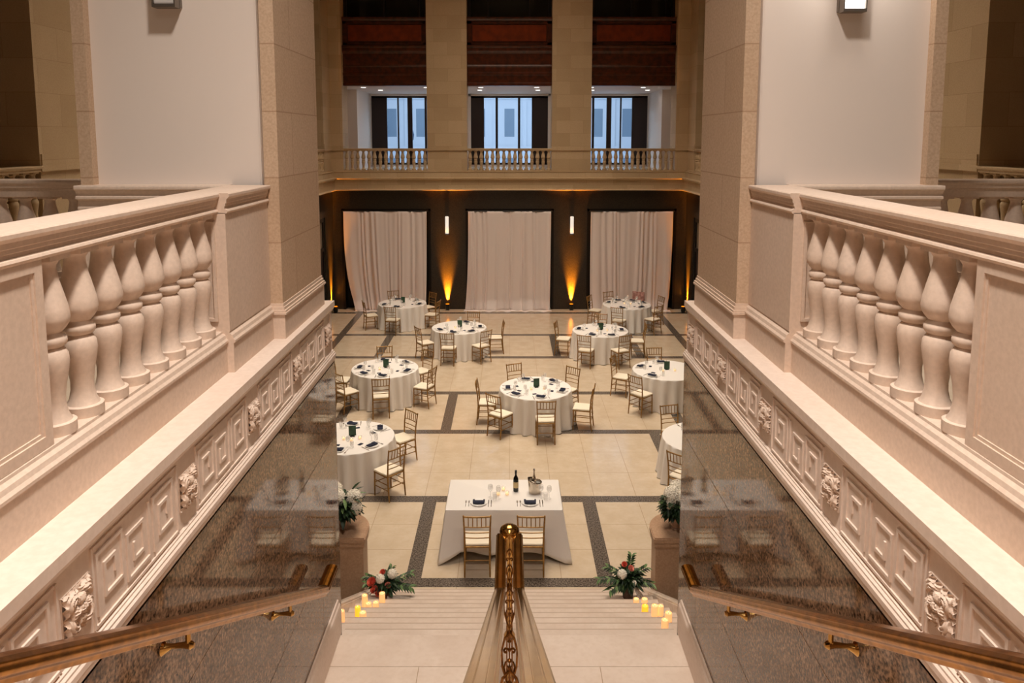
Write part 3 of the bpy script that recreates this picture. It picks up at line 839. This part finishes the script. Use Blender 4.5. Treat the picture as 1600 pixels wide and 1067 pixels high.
# ------------------------------------------------------------------ tables
def cloth_mb(seed):
    random.seed(seed); R = .775; n = 180; Ht = .76; v = []; f = []
    nf = random.choice([19, 20, 21]); p1 = random.uniform(0, 6.28); p2 = random.uniform(0, 6.28)
    rings = []
    for r in (0.0001, .4, .74, .768): rings.append((r, Ht, 0))
    rings.append((.777, Ht - .006, 0)); rings.append((.781, Ht - .025, .05))
    for k in range(1, 13):
        t = k / 12; rings.append((.782 + .055 * t, (Ht - .03) * (1 - t) + .006 * t, t))
    for r, z, t in rings:
        for i in range(n):
            a = 2 * pi * i / n
            w = sin(nf * a + p1 + .9 * sin(3 * a + p2)); w = (abs(w) ** .7) * (1 if w > 0 else -1.25); w2 = sin(7 * a + p2)
            rr = r + t ** .75 * (.050 * w + .016 * w2)
            zz = z if t < .99 else z + .006 * (1 + w)
            v.append((rr * cos(a), rr * sin(a), zz))
    for j in range(len(rings) - 1):
        for i in range(n):
            i2 = (i + 1) % n; f.append((j * n + i, j * n + i2, (j + 1) * n + i2, (j + 1) * n + i))
    return MB().add(v, f, 0, True)

# table furniture prototypes (mesh data shared by every copy)
def proto(mb, name, mats):
    o = mb.build(name, mats); me = o.data; D.objects.remove(o); return me
P = {}
P['plate'] = proto(MB().lathe([(.0, .0), (.07, 0), (.085, .006), (.125, .014), (.126, .017), (.085, .010), (.07, .006), (0, .006)], n=24, cap=False), 'dinner_plate', 'china')
m = MB(); m.box(-.05, .05, -.085, .085, .0, .012); m.box(-.052, .052, -.088, -.02, .012, .02); m.box(-.035, .045, .06, .10, .004, .014)
P['napkin'] = proto(m, 'folded_napkin', 'navy')
P['card'] = proto(MB().box(-.045, .045, -.03, .03, 0, .006), 'place_card', 'navy')
m = MB(); m.box(-.003, .003, -.09, .04, .001, .004)
for x in (-.009, -.003, .003, .009): m.box(x - .0018, x + .0018, .05, .095, .001, .004)
m.box(-.011, .011, .035, .052, .001, .004)
P['fork'] = proto(m, 'fork', 'steel')
m = MB(); m.box(-.005, .005, -.10, .0, .001, .006); m.box(-.007, .007, .0, .11, .001, .003)
P['knife'] = proto(m, 'knife', 'steel')
P['wine'] = proto(MB().lathe([(.036, 0), (.034, .003), (.006, .008), (.004, .02), (.004, .085), (.010, .095), (.032, .115), (.040, .145), (.036, .185), (.033, .195), (.031, .195), (.038, .145), (.030, .117), (.004, .1)], n=18, cap=False), 'wine_glass', 'glass')
P['water'] = proto(MB().lathe([(.028, 0), (.03, .004), (.034, .12), (.032, .12), (.028, .01), (0, .008)], n=18, cap=False), 'water_glass', 'glass')
def inst(me, name, loc, rz, label, cat, group):
    o = D.objects.new(name, me); C.objects.link(o); o.location = loc; o.rotation_euler = (0, 0, rz); return tag(o, label, cat, group)

def votive(x, y, z, label, group):
    t = thing('votive_candle', (x, y, z), label, 'candle', group)
    MB().lathe([(.024, 0), (.03, .01), (.034, .06), (.031, .06), (.027, .012), (0, .01)], n=14, cap=False).build('glass_cup', 'glass', t)
    MB().lathe([(.022, .012), (.025, .035)], n=14).build('wax', 'votive', t)
    MB().lathe([(.001, .036), (.004, .044), (.001, .056)], n=8).build('flame', 'flame', t)

ZT = .762
TABLES = [
 ('nearest left', 'nearest left round table', (-2.87, 13.0), [40, -41, -100, 100], [40, -41], 1, 3),
 ('second left', 'second left round table', (-2.93, 17.07), [-134, 177, -86, -23, 44, 100], None, 1, 1),
 ('third left', 'third left round table', (-1.44, 20.86), [-151, -102, -51, 3, 73], None, 1, 1),
 ('farthest left', 'farthest left round table', (-3.51, 24.0), [-157, -99, -17, 46, 113], None, 1, 0),
 ('central', 'central round table', (.566, 15.67), [-178, -136, -81, -19, 46, 110], None, 1, 2),
 ('nearest right', 'nearest right round table', (3.55, 12.95), [109, -125], None, 0, 0),
 ('second right', 'second right round table', (3.66, 16.92), [155, -133, 91], None, 1, 2),
 ('third right', 'third right round table', (2.56, 20.54), [167, -118, -66, 0, 83], None, 1, 2),
 ('farthest right', 'farthest right round table', (3.82, 23.83), [155, -112, -48, 20, 110, 63], None, 0, 2),
]
def dirword(a):
    a = (a + 360) % 360
    names = ['right side', 'back right', 'back', 'back left', 'left side', 'front left', 'front', 'front right']
    return names[int(((a + 22.5) % 360) // 45)]
for ti, (tn, tl, (cx, cy), seats, chairs, sign, nvot) in enumerate(TABLES):
    t = thing('round_table', (cx, cy, 0), 'round folding table hidden under the cloth, the ' + tl, 'table', None)
    MB().lathe([(.755, .725), (.765, .735), (.765, .75), (.755, .755)], n=48).build('tabletop', 'dark_wood', t)
    for k in range(4):
        a = k * pi / 2 + .4
        MB().tube([(.45 * cos(a), .45 * sin(a), .726), (.5 * cos(a), .5 * sin(a), .001)], .014, 8).build('leg', 'black', t)
    o = cloth_mb(ti + 11).build('tablecloth', 'cloth', None, (cx, cy, 0)); tag(o, 'white floor length cloth on the ' + tl, 'tablecloth')
    ul = set()
    def uniq(base, a):
        w = dirword(a)
        lab = base % (w, tl)
        return lab
    words = {}
    for a in seats: words.setdefault(dirword(a), []).append(a)
    def where(a):
        w = dirword(a); l = words[w]
        if len(l) == 1: return w
        # two seats fall in one octant: tell them apart by which is farther
        ys = sorted(l, key=lambda q: sin(radians(q)))
        return w + (' nearer' if ys[0] == a else ' farther')
    for a in (seats if chairs is None else chairs):
        r = radians(a); d = 1.05 if sin(r) < .3 else 1.07
        place_chair(cx + d * cos(r), cy + d * sin(r), r + pi / 2 + radians(random.uniform(-7, 7)), 'gold chair with ivory cushion, %s of the %s' % (where(a), tl), 'gold chairs at the round tables')
    for a in seats:
        r = radians(a); ux, uy = cos(r), sin(r); px, py = -uy, ux
        rot = r - pi / 2 + pi
        def at(dr, dl): return (cx + ux * dr + px * dl, cy + uy * dr + py * dl, ZT)
        wh = where(a)
        g = 'place settings on the round tables'
        q = at(.60, 0); inst(P['plate'], 'dinner_plate', q, rot, 'white plate under napkin, %s of the %s' % (wh, tl), 'plate', 'plates on the round tables')
        q = at(.60, .0); inst(P['napkin'], 'folded_napkin', (q[0], q[1], ZT + .017), rot + radians(90 if (ti + seats.index(a)) % 3 else 60), 'folded navy napkin, %s of the %s' % (wh, tl), 'napkin', 'navy napkins on the round tables')
        q = at(.40, -.10); inst(P['card'], 'place_card', q, rot + .2, 'small navy card, %s of the %s' % (wh, tl), 'card', 'navy cards on the round tables')
        q = at(.61, .16); inst(P['fork'], 'fork', q, rot + pi, 'silver fork, %s of the %s' % (wh, tl), 'fork', 'forks on the round tables')
        q = at(.61, -.16); inst(P['knife'], 'knife', q, rot + pi, 'silver knife, %s of the %s' % (wh, tl), 'knife', 'knives on the round tables')
        q = at(.44, .12); inst(P['wine'], 'wine_glass', q, 0, 'clear stemmed wine glass, %s of the %s' % (wh, tl), 'glass', 'wine glasses on the round tables')
        q = at(.46, .20); inst(P['water'], 'water_glass', q, 0, 'clear straight water glass, %s of the %s' % (wh, tl), 'glass', 'water glasses on the round tables')
    if sign:
        s_ = thing('table_sign', (cx + .02, cy + .02, ZT), 'dark green standing sign in the centre of the ' + tl, 'table sign', None, radians(random.uniform(-12, 12)))
        bevel(MB().box(-.065, .065, -.006, .006, .015, .20).build('sign_panel', 'green_sign', s_), .002)
        MB().box(-.04, .04, -.03, .03, 0, .016).build('sign_foot', 'black', s_)
    vp = [(-.10, -.14), (.18, -.10), (.05, -.20)] if sign else [(-.08, 0), (.12, -.04)]
    for k in range(nvot):
        votive(cx + vp[k][0], cy + vp[k][1], ZT, 'lit votive candle, %s of the %s' % (['left of the centre', 'right of the centre', 'in front of the centre'][k], tl), 'votive candles on the round tables')

# shawl draped over a chair back at the far right table
r = radians(63); bx, by = 3.82 + 1.27 * cos(r), 23.83 + 1.27 * sin(r)
v = []; n = 14
for j in range(11):
    for i in range(n + 1):
        u = i / n - .5; q = (j - 5) / 5
        z = .935 - abs(q) ** 1.2 * (.36 + .06 * sin(5 * u + 1)); y = q * .045 + (.012 * sin(18 * u + 3 * q))
        v.append((u * .42, y, z))
sh = MB().add(v, [(j * (n + 1) + i, j * (n + 1) + i + 1, (j + 1) * (n + 1) + i + 1, (j + 1) * (n + 1) + i) for j in range(10) for i in range(n)], 0, True).build('draped_shawl', 'pink_cloth', None, (bx, by, 0), r + pi / 2)
tag(solid(sh, .008), 'dusty pink shawl draped over a chair back at the round table before the right curtain', 'shawl')
# navy cloth left on the floor
m = MB(); m.box(-.17, .17, -.10, .10, .001, .016); m.box(-.12, .14, -.07, .08, .016, .028)
tag(bevel(m.build('folded_cloth', 'navy', None, (-4.02, 18.4, 0), .2), .006), 'folded navy cloth lying on the floor left of the second left table', 'cloth')

# ------------------------------------------------------------------ rectangular table for two
tx, ty = -.078, 10.80; hx, hy = .848, .48
t = thing('rectangular_table', (tx, ty, 0), 'rectangular table hidden under the cloth at the foot of the stair', 'table')
MB().box(-hx + .01, hx - .01, -hy + .01, hy - .01, .725, .755).build('tabletop', 'dark_wood', t)
for sx in (-1, 1):
    for sy in (-1, 1): MB().tube([(sx * .7, sy * .36, .726), (sx * .7, sy * .36, .001)], .016, 8).build('leg', 'black', t)
# cloth: sides hang to ankle height, corners fall in pointed folds onto the floor
v = []; per = []
N = 40
def edge_pts():
    pts = []
    for k in range(N): pts.append((-hx + 2 * hx * k / N, -hy, 0, -1))
    for k in range(N): pts.append((hx, -hy + 2 * hy * k / N, 1, 0))
    for k in range(N): pts.append((hx - 2 * hx * k / N, hy, 0, 1))
    for k in range(N): pts.append((-hx, hy - 2 * hy * k / N, -1, 0))
    return pts
ep = edge_pts(); n = len(ep); rings = [(0, .765), (.004, .762), (.008, .745)] + [(.012, .745 - .735 * k / 10) for k in range(1, 11)]
for ri, (off, z) in enumerate(rings):
    t_ = max(0, (.745 - z) / .735)
    for k, (x, y, nx_, ny_) in enumerate(ep):
        kc = min(k % N, N - k % N) / N           # 0 at a corner
        c = max(0, 1 - kc / .13)
        cxn = (1 if x > 0 else -1); cyn = (1 if y > 0 else -1)
        fl = .02 * sin(k * .55) + .015 * sin(k * .23 + 1)
        o_ = off + t_ * (.03 + fl * (1 - c))
        dx = nx_ * o_ + c * cxn * t_ * .10; dy = ny_ * o_ + c * cyn * t_ * .13
        lift = (.11 + .03 * sin(k * .3)) * (1 - c) * (t_ ** 2)
        v.append((x + dx, y + dy, max(.008, z + lift * (1 if t_ > 0 else 0))))
f = []
for j in range(len(rings) - 1):
    for k in range(n): f.append((j * n + k, j * n + (k + 1) % n, (j + 1) * n + (k + 1) % n, (j + 1) * n + k))
m = MB().add(v, f, 0, True); o0 = 0
m.f.append(list(range(n))); m.m.append(0); m.sm.append(False)
o = m.build('tablecloth', 'cloth', None, (tx, ty, 0)); tag(solid(o, .003), 'white cloth with pointed corners on the rectangular table below the stair', 'tablecloth')
ZR = .768
for x, wd in ((-.455, 'left'), (.306, 'right')):
    place_chair(x, 10.09, radians(0) + radians(1 if x < 0 else -1), '%s gold chair at the rectangular table, its back to the stair' % wd, 'gold chairs at the rectangular table')
    inst(P['plate'], 'dinner_plate', (x, 10.52, ZR), 0, 'white plate at the %s seat of the rectangular table' % wd, 'plate', 'plates on the rectangular table')
    nk = MB(); nk.box(-.085, .085, -.04, .04, 0, .022); nk.box(-.09, -.06, .02, .09, .0, .012); nk.box(.065, .09, .02, .09, 0, .012)
    tag(bevel(nk.build('folded_napkin', 'navy', None, (x, 10.50, ZR + .017)), .006), 'rolled navy napkin at the %s seat of the rectangular table' % wd, 'napkin', 'navy napkins on the rectangular table')
    for k, dx in enumerate((-.19, -.145)): inst(P['fork'], 'fork', (x + dx, 10.50, ZR), 0, '%s fork of the %s seat at the rectangular table' % (['outer', 'inner'][k], wd), 'fork', 'forks on the rectangular table')
    for k, dx in enumerate((.145, .185)): inst(P['knife'], 'knife', (x + dx, 10.50, ZR), 0, '%s knife of the %s seat at the rectangular table' % (['inner', 'outer'][k], wd), 'knife', 'knives on the rectangular table')
    inst(P['water'], 'water_glass', (x + .235, 10.60, ZR), 0, 'straight water glass of the %s seat at the rectangular table' % wd, 'glass', 'glasses on the rectangular table')
    inst(P['wine'], 'wine_glass', (x + .29, 10.66, ZR), 0, 'wine glass of the %s seat at the rectangular table' % wd, 'glass', 'glasses on the rectangular table')
    inst(P['wine'], 'wine_glass', (x + .17, 10.70, ZR), 0, 'stemmed toast glass behind the knives of the %s seat, rectangular table' % wd, 'glass', 'glasses on the rectangular table')
for (x, y), lb in (((-.17, 10.77), 'left'), ((-.093, 10.92), 'back'), ((-.035, 10.77), 'right')):
    votive(x, y, ZR, '%s of the three lit votive candles on the rectangular table' % lb, 'votive candles on the rectangular table')
b = thing('wine_bottle', (.098, 10.90, ZR), 'dark wine bottle with cream label on the rectangular table', 'bottle')
MB().lathe([(.03, 0), (.039, .004), (.040, .02), (.040, .185), (.034, .215), (.018, .245), (.014, .26), (.014, .315), (.017, .317), (.017, .328), (.012, .33)], n=24).build('bottle_body', 'bottle', b)
MB().lathe([(.0405, .06), (.0408, .065), (.0408, .15), (.0405, .155)], n=24, cap=False).build('label', 'paper', b)
MB().lathe([(.0152, .27), (.018, .33), (.012, .333)], n=16).build('foil', 'black', b)
ib = thing('ice_bucket', (.385, 10.86, ZR), 'hammered silver ice bucket with slanted rim on the rectangular table', 'ice bucket')
v = []; n = 28
for j in range(9):
    q = j / 8
    for i in range(n):
        a = 2 * pi * i / n; r_ = (.085 + .022 * q) * (1 + .02 * cos(9 * a))
        v.append((r_ * cos(a), r_ * sin(a), .003 + q * (.195 - .03 * cos(a - .3))))
m = MB().add(v, [(j * n + i, j * n + (i + 1) % n, (j + 1) * n + (i + 1) % n, (j + 1) * n + i) for j in range(8) for i in range(n)], 0, True)
m.f.append(list(reversed(range(n)))); m.m.append(0); m.sm.append(False)
solid(m.build('bucket_body', 'bucket', ib), .005)
MB().lathe([(.0, .13), (.09, .13), (.092, .14), (0, .145)], n=20, cap=False).build('ice', 'glass', ib)
tg = thing('bottle_in_bucket', (.375, 10.87, ZR + .02), 'glass bottle neck with foil standing in the ice bucket', 'bottle')
MB().lathe([(.034, .0), (.036, .13), (.03, .2), (.015, .25), (.013, .30), (.017, .33), (.014, .345)], n=18).build('bottle_body', 'steel', tg)

# ------------------------------------------------------------------ candles on the stair ends
def tread_z(y):
    if y <= 6.2: return 1.74
    if y >= 9.36: return 0
    k = math.floor((9.36 - y) / TREAD); return (k + 1) * RISE
def pillar(x, y, h, r, hot, label):
    z = tread_z(y)
    t = thing('pillar_candle', (x, y, z), label, 'candle', 'glowing pillar candles on the stair ends')
    v = []; nn = 18; m = MB()
    m.lathe([(r * .95, 0), (r, .004), (r, h - .012), (r * .93, h - .002), (r * .78, h), (r * .7, h - .008), (0.002, h - .012)], n=nn)
    m.build('wax', 'wax_bright' if hot else 'wax', t)
    MB().tube([(0, 0, h - .012), (0, 0, h + .006)], .0015, 5).build('wick', 'black', t)
    MB().lathe([(.001, h + .0), (.004, h + .005), (.001, h + .012)], n=8).build('flame', 'flame', t)
    return t
cs = [(-1.70, 7.07, .125, .030, 0, 'highest left candle, against the stone curb'),
      (-1.60, 7.36, .13, .030, 1, 'bright yellow candle left, in the second pair up'),
      (-1.535, 7.30, .11, .036, 0, 'left candle beside the bright yellow one'),
      (-1.66, 8.02, .15, .034, 0, 'left candle at the back of the middle trio'),
      (-1.60, 7.93, .11, .034, 0, 'left candle at the front of the middle trio'),
      (-1.52, 7.95, .11, .034, 0, 'right candle of the left middle trio'),
      (-1.52, 8.35, .12, .036, 0, 'lowest left candle, beside the flower vase'),
      (1.50, 8.27, .10, .034, 0, 'lowest right candle, beside the flower vase'),
      (1.60, 8.27, .10, .036, 0, 'right candle by the curb, behind the bright one'),
      (1.48, 7.62, .13, .036, 1, 'bright yellow candle on the right stair end'),
      (1.54, 7.40, .12, .036, 0, 'left candle of the pair on the right stair end'),
      (1.605, 7.41, .11, .032, 0, 'right candle of the pair on the right stair end'),
      (1.61, 7.06, .11, .036, 0, 'right side candle one step above the pair'),
      (1.50, 6.72, .11, .034, 0, 'topmost candle on the right stair end')]
for x, y, h, r_, hot, lb in cs:
    k = math.floor((9.36 - y) / TREAD)          # keep every candle whole on its tread
    ya = 9.36 - (k + 1) * TREAD + r_ + .02; yb_ = 9.36 - k * TREAD - r_ - .005
    y = min(max(y, ya), yb_)
    pillar(x, y, h, r_, hot, 'glowing pillar ' + lb)

# ------------------------------------------------------------------ flowers
def leaf(mb, base, d, L, w, mi=0, droop=.3):
    """pointed leaf, folded along its midrib"""
    dx, dy, dz = d; l = math.sqrt(dx * dx + dy * dy + dz * dz) or 1; dx, dy, dz = dx / l, dy / l, dz / l
    sx, sy = -dy, dx; q = math.hypot(sx, sy) or 1; sx, sy = sx / q, sy / q
    vs = []; prof = [(0, .1), (.25, .8), (.5, 1), (.75, .65), (1, .02)]
    for t, ww in prof:
        zc = -droop * L * t * t
        cx_, cy_, cz_ = base[0] + dx * L * t, base[1] + dy * L * t, base[2] + dz * L * t + zc
        vs += [(cx_ - sx * w * ww / 2, cy_ - sy * w * ww / 2, cz_ + .12 * w * ww), (cx_, cy_, cz_ - .06 * w), (cx_ + sx * w * ww / 2, cy_ + sy * w * ww / 2, cz_ + .12 * w * ww)]
    fs = []
    for i in range(4):
        a = i * 3; fs += [(a, a + 1, a + 4, a + 3), (a + 1, a + 2, a + 5, a + 4)]
    mb.add(vs, fs, mi, True)
def petal_ball(r, n, ps, rnd):
    mb = MB()
    for k in range(n):
        z = 1 - 2 * (k + .5) / n; t = k * 2.39996; q = math.sqrt(max(0, 1 - z * z))
        nrm = (q * cos(t), q * sin(t), z); c = [a * r * (1 + .06 * rnd.uniform(-1, 1)) for a in nrm]
        up = (0, 0, 1) if abs(nrm[2]) < .9 else (1, 0, 0)
        u = (nrm[1] * up[2] - nrm[2] * up[1], nrm[2] * up[0] - nrm[0] * up[2], nrm[0] * up[1] - nrm[1] * up[0]); l = math.sqrt(sum(a * a for a in u)); u = [a / l for a in u]
        w_ = (nrm[1] * u[2] - nrm[2] * u[1], nrm[2] * u[0] - nrm[0] * u[2], nrm[0] * u[1] - nrm[1] * u[0])
        a0 = rnd.uniform(0, 6.28)
        vs = [tuple(c)]; fs = []
        for j in range(8):
            a = a0 + j * pi / 4; rr = ps * (1 if j % 2 == 0 else .55); lift = ps * (.25 if j % 2 == 0 else -.1)
            vs.append(tuple(c[i] + rr * (cos(a) * u[i] + sin(a) * w_[i]) + nrm[i] * lift for i in range(3)))
        for j in range(8): fs.append((0, 1 + j, 1 + (j + 1) % 8))
        mb.add(vs, fs, 0, True)
    mb.lathe([(0.001, -r * .9), (r * .7, -r * .55), (r * .92, 0), (r * .7, r * .55), (.001, r * .9)], n=14)
    return mb
def rose(r, rnd):
    mb = MB()
    for ring in range(4):
        n = 3 + ring * 2; rr = r * (.25 + .25 * ring)
        for k in range(n):
            a = 2 * pi * k / n + ring * .6 + rnd.uniform(-.2, .2); vs = []
            for i in range(5):
                for j in range(4):
                    t = (i - 2) / 2 * (pi / n * 1.35); h = j / 3
                    q = rr * (.55 + .5 * h - (.12 * h * h if ring < 2 else -.08 * h * h)); vs.append((q * cos(a + t), q * sin(a + t), r * (-.5 + h * (1.2 - ring * .17) * (1 - .15 * ((i - 2) / 2) ** 2))))
            mb.add(vs, [(i * 4 + j, i * 4 + j + 1, (i + 1) * 4 + j + 1, (i + 1) * 4 + j) for i in range(4) for j in range(3)], 0, True)
    mb.lathe([(.001, -r * .6), (r * .5, -r * .45), (r * .3, r * .1), (.001, r * .35)], n=10)
    return mb
def big_vase(x, y, z, lb, seed, blooms):
    rnd = random.Random(seed)
    t = thing('hydrangea_vase', (x, y, z), 'white hydrangeas and dark leaves in a pale urn on the %s pedestal' % lb, 'flower arrangement')
    MB().lathe([(.05, 0), (.054, .012), (.042, .025), (.05, .05), (.078, .09), (.088, .135), (.082, .18), (.068, .205), (.076, .23), (.070, .23), (.062, .2), (0.01, .19)], n=28, cap=False).build('urn', 'vase', t)
    m = MB()
    for k in range(620):
        a = rnd.uniform(0, 2 * pi); e = rnd.uniform(-.7, 1.2); L = rnd.uniform(.09, .16); r0 = rnd.uniform(.02, .13)
        leaf(m, (r0 * cos(a), r0 * sin(a), .23 + rnd.uniform(0, .18)), (cos(a) * cos(e), sin(a) * cos(e), sin(e)), L, L * .46, 0, .35)
    for k in range(26):
        a = rnd.uniform(0, 2 * pi); e = rnd.uniform(-.2, 1.0)
        leaf(m, (.12 * cos(a), .12 * sin(a), .32 + rnd.uniform(-.05, .15)), (cos(a) * cos(e), sin(a) * cos(e), sin(e)), .2, .045, 1 if k % 4 == 0 else 0, .25)
    m.build('foliage', ['leaf', 'leaf_light'], t)
    for bx_, by_, bz_, r in blooms: petal_ball(r, 110, r * .26, rnd).build('hydrangea_bloom', 'white_petal', t, (bx_, by_, bz_))
big_vase(-2.16, 9.2, 1.1, 'left', 4, [(-.05, -.08, .46, .10), (.15, -.02, .43, .10), (.18, -.08, .32, .08), (-.10, .08, .50, .08)])
big_vase(2.16, 9.2, 1.1, 'right', 5, [(-.05, -.04, .47, .115), (.08, -.08, .45, .11), (.03, .08, .51, .10), (-.1, -.1, .37, .06)])
def floor_vase(x, y, lb, seed, roses, tail):
    rnd = random.Random(seed); z = tread_z(y)
    t = thing('flower_vase', (x, y, z), lb, 'flower arrangement')
    MB().lathe([(.055, 0), (.062, .01), (.075, .16), (.082, .2), (.076, .2), (.06, .05), (.01, .04)], n=24, cap=False).build('vase', 'vase_brown', t)
    m = MB()
    for k in range(330):
        a = rnd.uniform(0, 2 * pi); e = rnd.uniform(-.35, 1.2); L = rnd.uniform(.08, .15); r0 = rnd.uniform(.01, .09)
        leaf(m, (r0 * cos(a), r0 * sin(a), .2 + rnd.uniform(0, .12)), (cos(a) * cos(e), sin(a) * cos(e), sin(e)), L, L * .34, 0, .3)
    for (a, e, L) in tail:                      # long sprays of narrow leaves
        dx, dy, dz = cos(a) * cos(e), sin(a) * cos(e), sin(e); px_, py_ = -dy, dx
        m.tube([(0, 0, .22), (dx * L * .6, dy * L * .6, .24 + dz * L * .6), (dx * L, dy * L, .24 + dz * L - .04)], [.004, .003, .002], 5)
        for q in range(7):
            u = .3 + .7 * q / 6
            for sg in (-1, 1):
                leaf(m, (dx * L * u, dy * L * u, .24 + dz * L * u - .04 * max(0, u - .6)), (dx * .6 + sg * px_ * .7, dy * .6 + sg * py_ * .7, dz * .6 + .1), .11, .036, 1 if q % 3 == 0 else 0, .4)
    m.build('foliage', ['leaf', 'leaf_light'], t)
    for bx_, by_, bz_, r, mt in roses:
        o = (petal_ball(r * .85, 60, r * .42, rnd) if mt == 'white_petal' else rose(r, rnd)).build('rose', mt, t, (bx_, by_, bz_))
        o.rotation_euler = (radians(35), radians(18 if bx_ > 0 else -18), 0)
    m = MB()
    for k, (a, L) in enumerate(((pi * (1.05 if x < 0 else -.1), .22), (pi * (1.2 if x < 0 else -.2), .17))):
        vs = []
        for i in range(9):
            u = i / 8; xx = cos(a) * (.06 + L * u * .5); yy = sin(a) * (.06 + L * u * .5) + .02 * sin(9 * u); zz = .2 - u * .17
            vs += [(xx, yy, zz), (xx + .03, yy + .012, zz)]
        m.add(vs, [(2 * i, 2 * i + 1, 2 * i + 3, 2 * i + 2) for i in range(8)], 0, True)
    solid(m.build('ribbon', 'ribbon', t), .002)
floor_vase(-1.56, 8.82, 'red and white roses with long sprays in a brown vase, left stair foot', 21,
           [(-.16, -.08, .33, .052, 'coral_petal'), (-.12, -.13, .26, .045, 'coral_petal'), (-.06, -.13, .22, .045, 'coral_petal'), (.0, -.14, .17, .038, 'coral_petal'), (-.03, -.02, .42, .035, 'coral_petal'),
            (-.05, -.08, .37, .058, 'white_petal'), (.09, -.02, .40, .062, 'white_petal'), (.05, -.12, .31, .035, 'blush_petal')],
           [(.1, .45, .34), (-.35, .2, .34), (1.0, 1.0, .20), (2.9, .35, .26), (-.1, .0, .32), (3.4, .3, .24)])
floor_vase(1.47, 8.68, 'white rose and dark leaves with one red bud in a brown vase, right stair foot', 22,
           [(-.09, -.08, .36, .06, 'white_petal'), (-.05, .0, .44, .032, 'coral_petal'), (.03, -.02, .40, .035, 'blush_petal'), (.05, -.12, .27, .035, 'white_petal')],
           [(3.3, .15, .36), (2.7, .4, .28), (.3, .5, .26), (-.2, .0, .28), (1.2, .9, .28), (3.7, -.1, .28)])

# ------------------------------------------------------------------ lights
def area(name, loc, sx, sy, power, col, rot=(0, 0, 0)):
    l = D.lights.new(name, 'AREA'); l.shape = 'RECTANGLE'; l.size = sx; l.size_y = sy; l.energy = power; l.color = col
    o = D.objects.new(name, l); C.objects.link(o); o.location = loc; o.rotation_euler = rot; return o
WARM = (1.0, .86, .70); WARM2 = (1.0, .92, .85)
o = area('hall_ceiling_light', (0, 16.5, 15.2), 6, 13, 1000, WARM); o.data.spread = radians(100)
o = area('stair_ceiling_light', (0, 2.0, 11.8), .6, .6, 255, WARM2); o.data.spread = radians(106)
o = area('stair_back_light', (0, -2.4, 10.5), 3.0, 1.5, 26, WARM2, (radians(38), 0, 0)); o.data.spread = radians(70)
for s in (-1, 1):
    area('gallery_light', (s * 7.6, 16, 12), 1.0, 8, 5, WARM)
area('balcony_room_light', (0, FY + 2.2, 7.9), 11, 2.2, 45, (1.0, .88, .82))
area('daylight', (0, 37, 13), 22, 8, 4500, (.62, .80, 1.0), (radians(-50), 0, 0))
for x, y, z in AMB:
    for en, sz, tilt in ((9000, 32, .30), (2600 if abs(x) < 5 else 900, 36, .0)):
        l = D.lights.new('amber_beam', 'SPOT'); l.energy = en; l.color = (1.0, .33, .015); l.spot_size = radians(sz); l.spot_blend = .85; l.shadow_soft_size = .03
        o = D.objects.new('amber_beam', l); C.objects.link(o); o.location = (x, y, z)
        dy = tilt if abs(x) < 5 else 0; dx = 0 if abs(x) < 5 else (tilt if x > 0 else -tilt)
        o.rotation_euler = (pi - math.atan2(dy, 1.6), math.atan2(dx, 1.6), 0)
l = D.lights.new('right_sconce_light', 'POINT'); l.energy = 8; l.color = (1, .93, .86); l.shadow_soft_size = .08
o = D.objects.new('right_sconce_light', l); C.objects.link(o); o.location = (2.305, 4.98, 7.395)

w = D.worlds.new('World'); bpy.context.scene.world = w; w.use_nodes = True
bg = w.node_tree.nodes['Background']; bg.inputs[0].default_value = (.60, .76, 1.0, 1); bg.inputs[1].default_value = 1.0

# ------------------------------------------------------------------ camera
cam = D.cameras.new('camera'); co = D.objects.new('camera', cam); C.objects.link(co)
co.location = (0, 0, 6.15); co.rotation_euler = (radians(90 - 6.37), 0, 0)
cam.sensor_width = 36; cam.lens = 1165 * 36 / 1600
cam.shift_x = 4 / 1600; cam.shift_y = -(533.5 - 345.06) / 1600
cam.clip_start = .05; cam.clip_end = 200
sc = bpy.context.scene; sc.camera = co
sc.view_settings.view_transform = 'Standard'; sc.view_settings.look = 'None'
sc.view_settings.gamma = 1.0; sc.view_settings.use_curve_mapping = False
sc.view_settings.exposure = 0.0
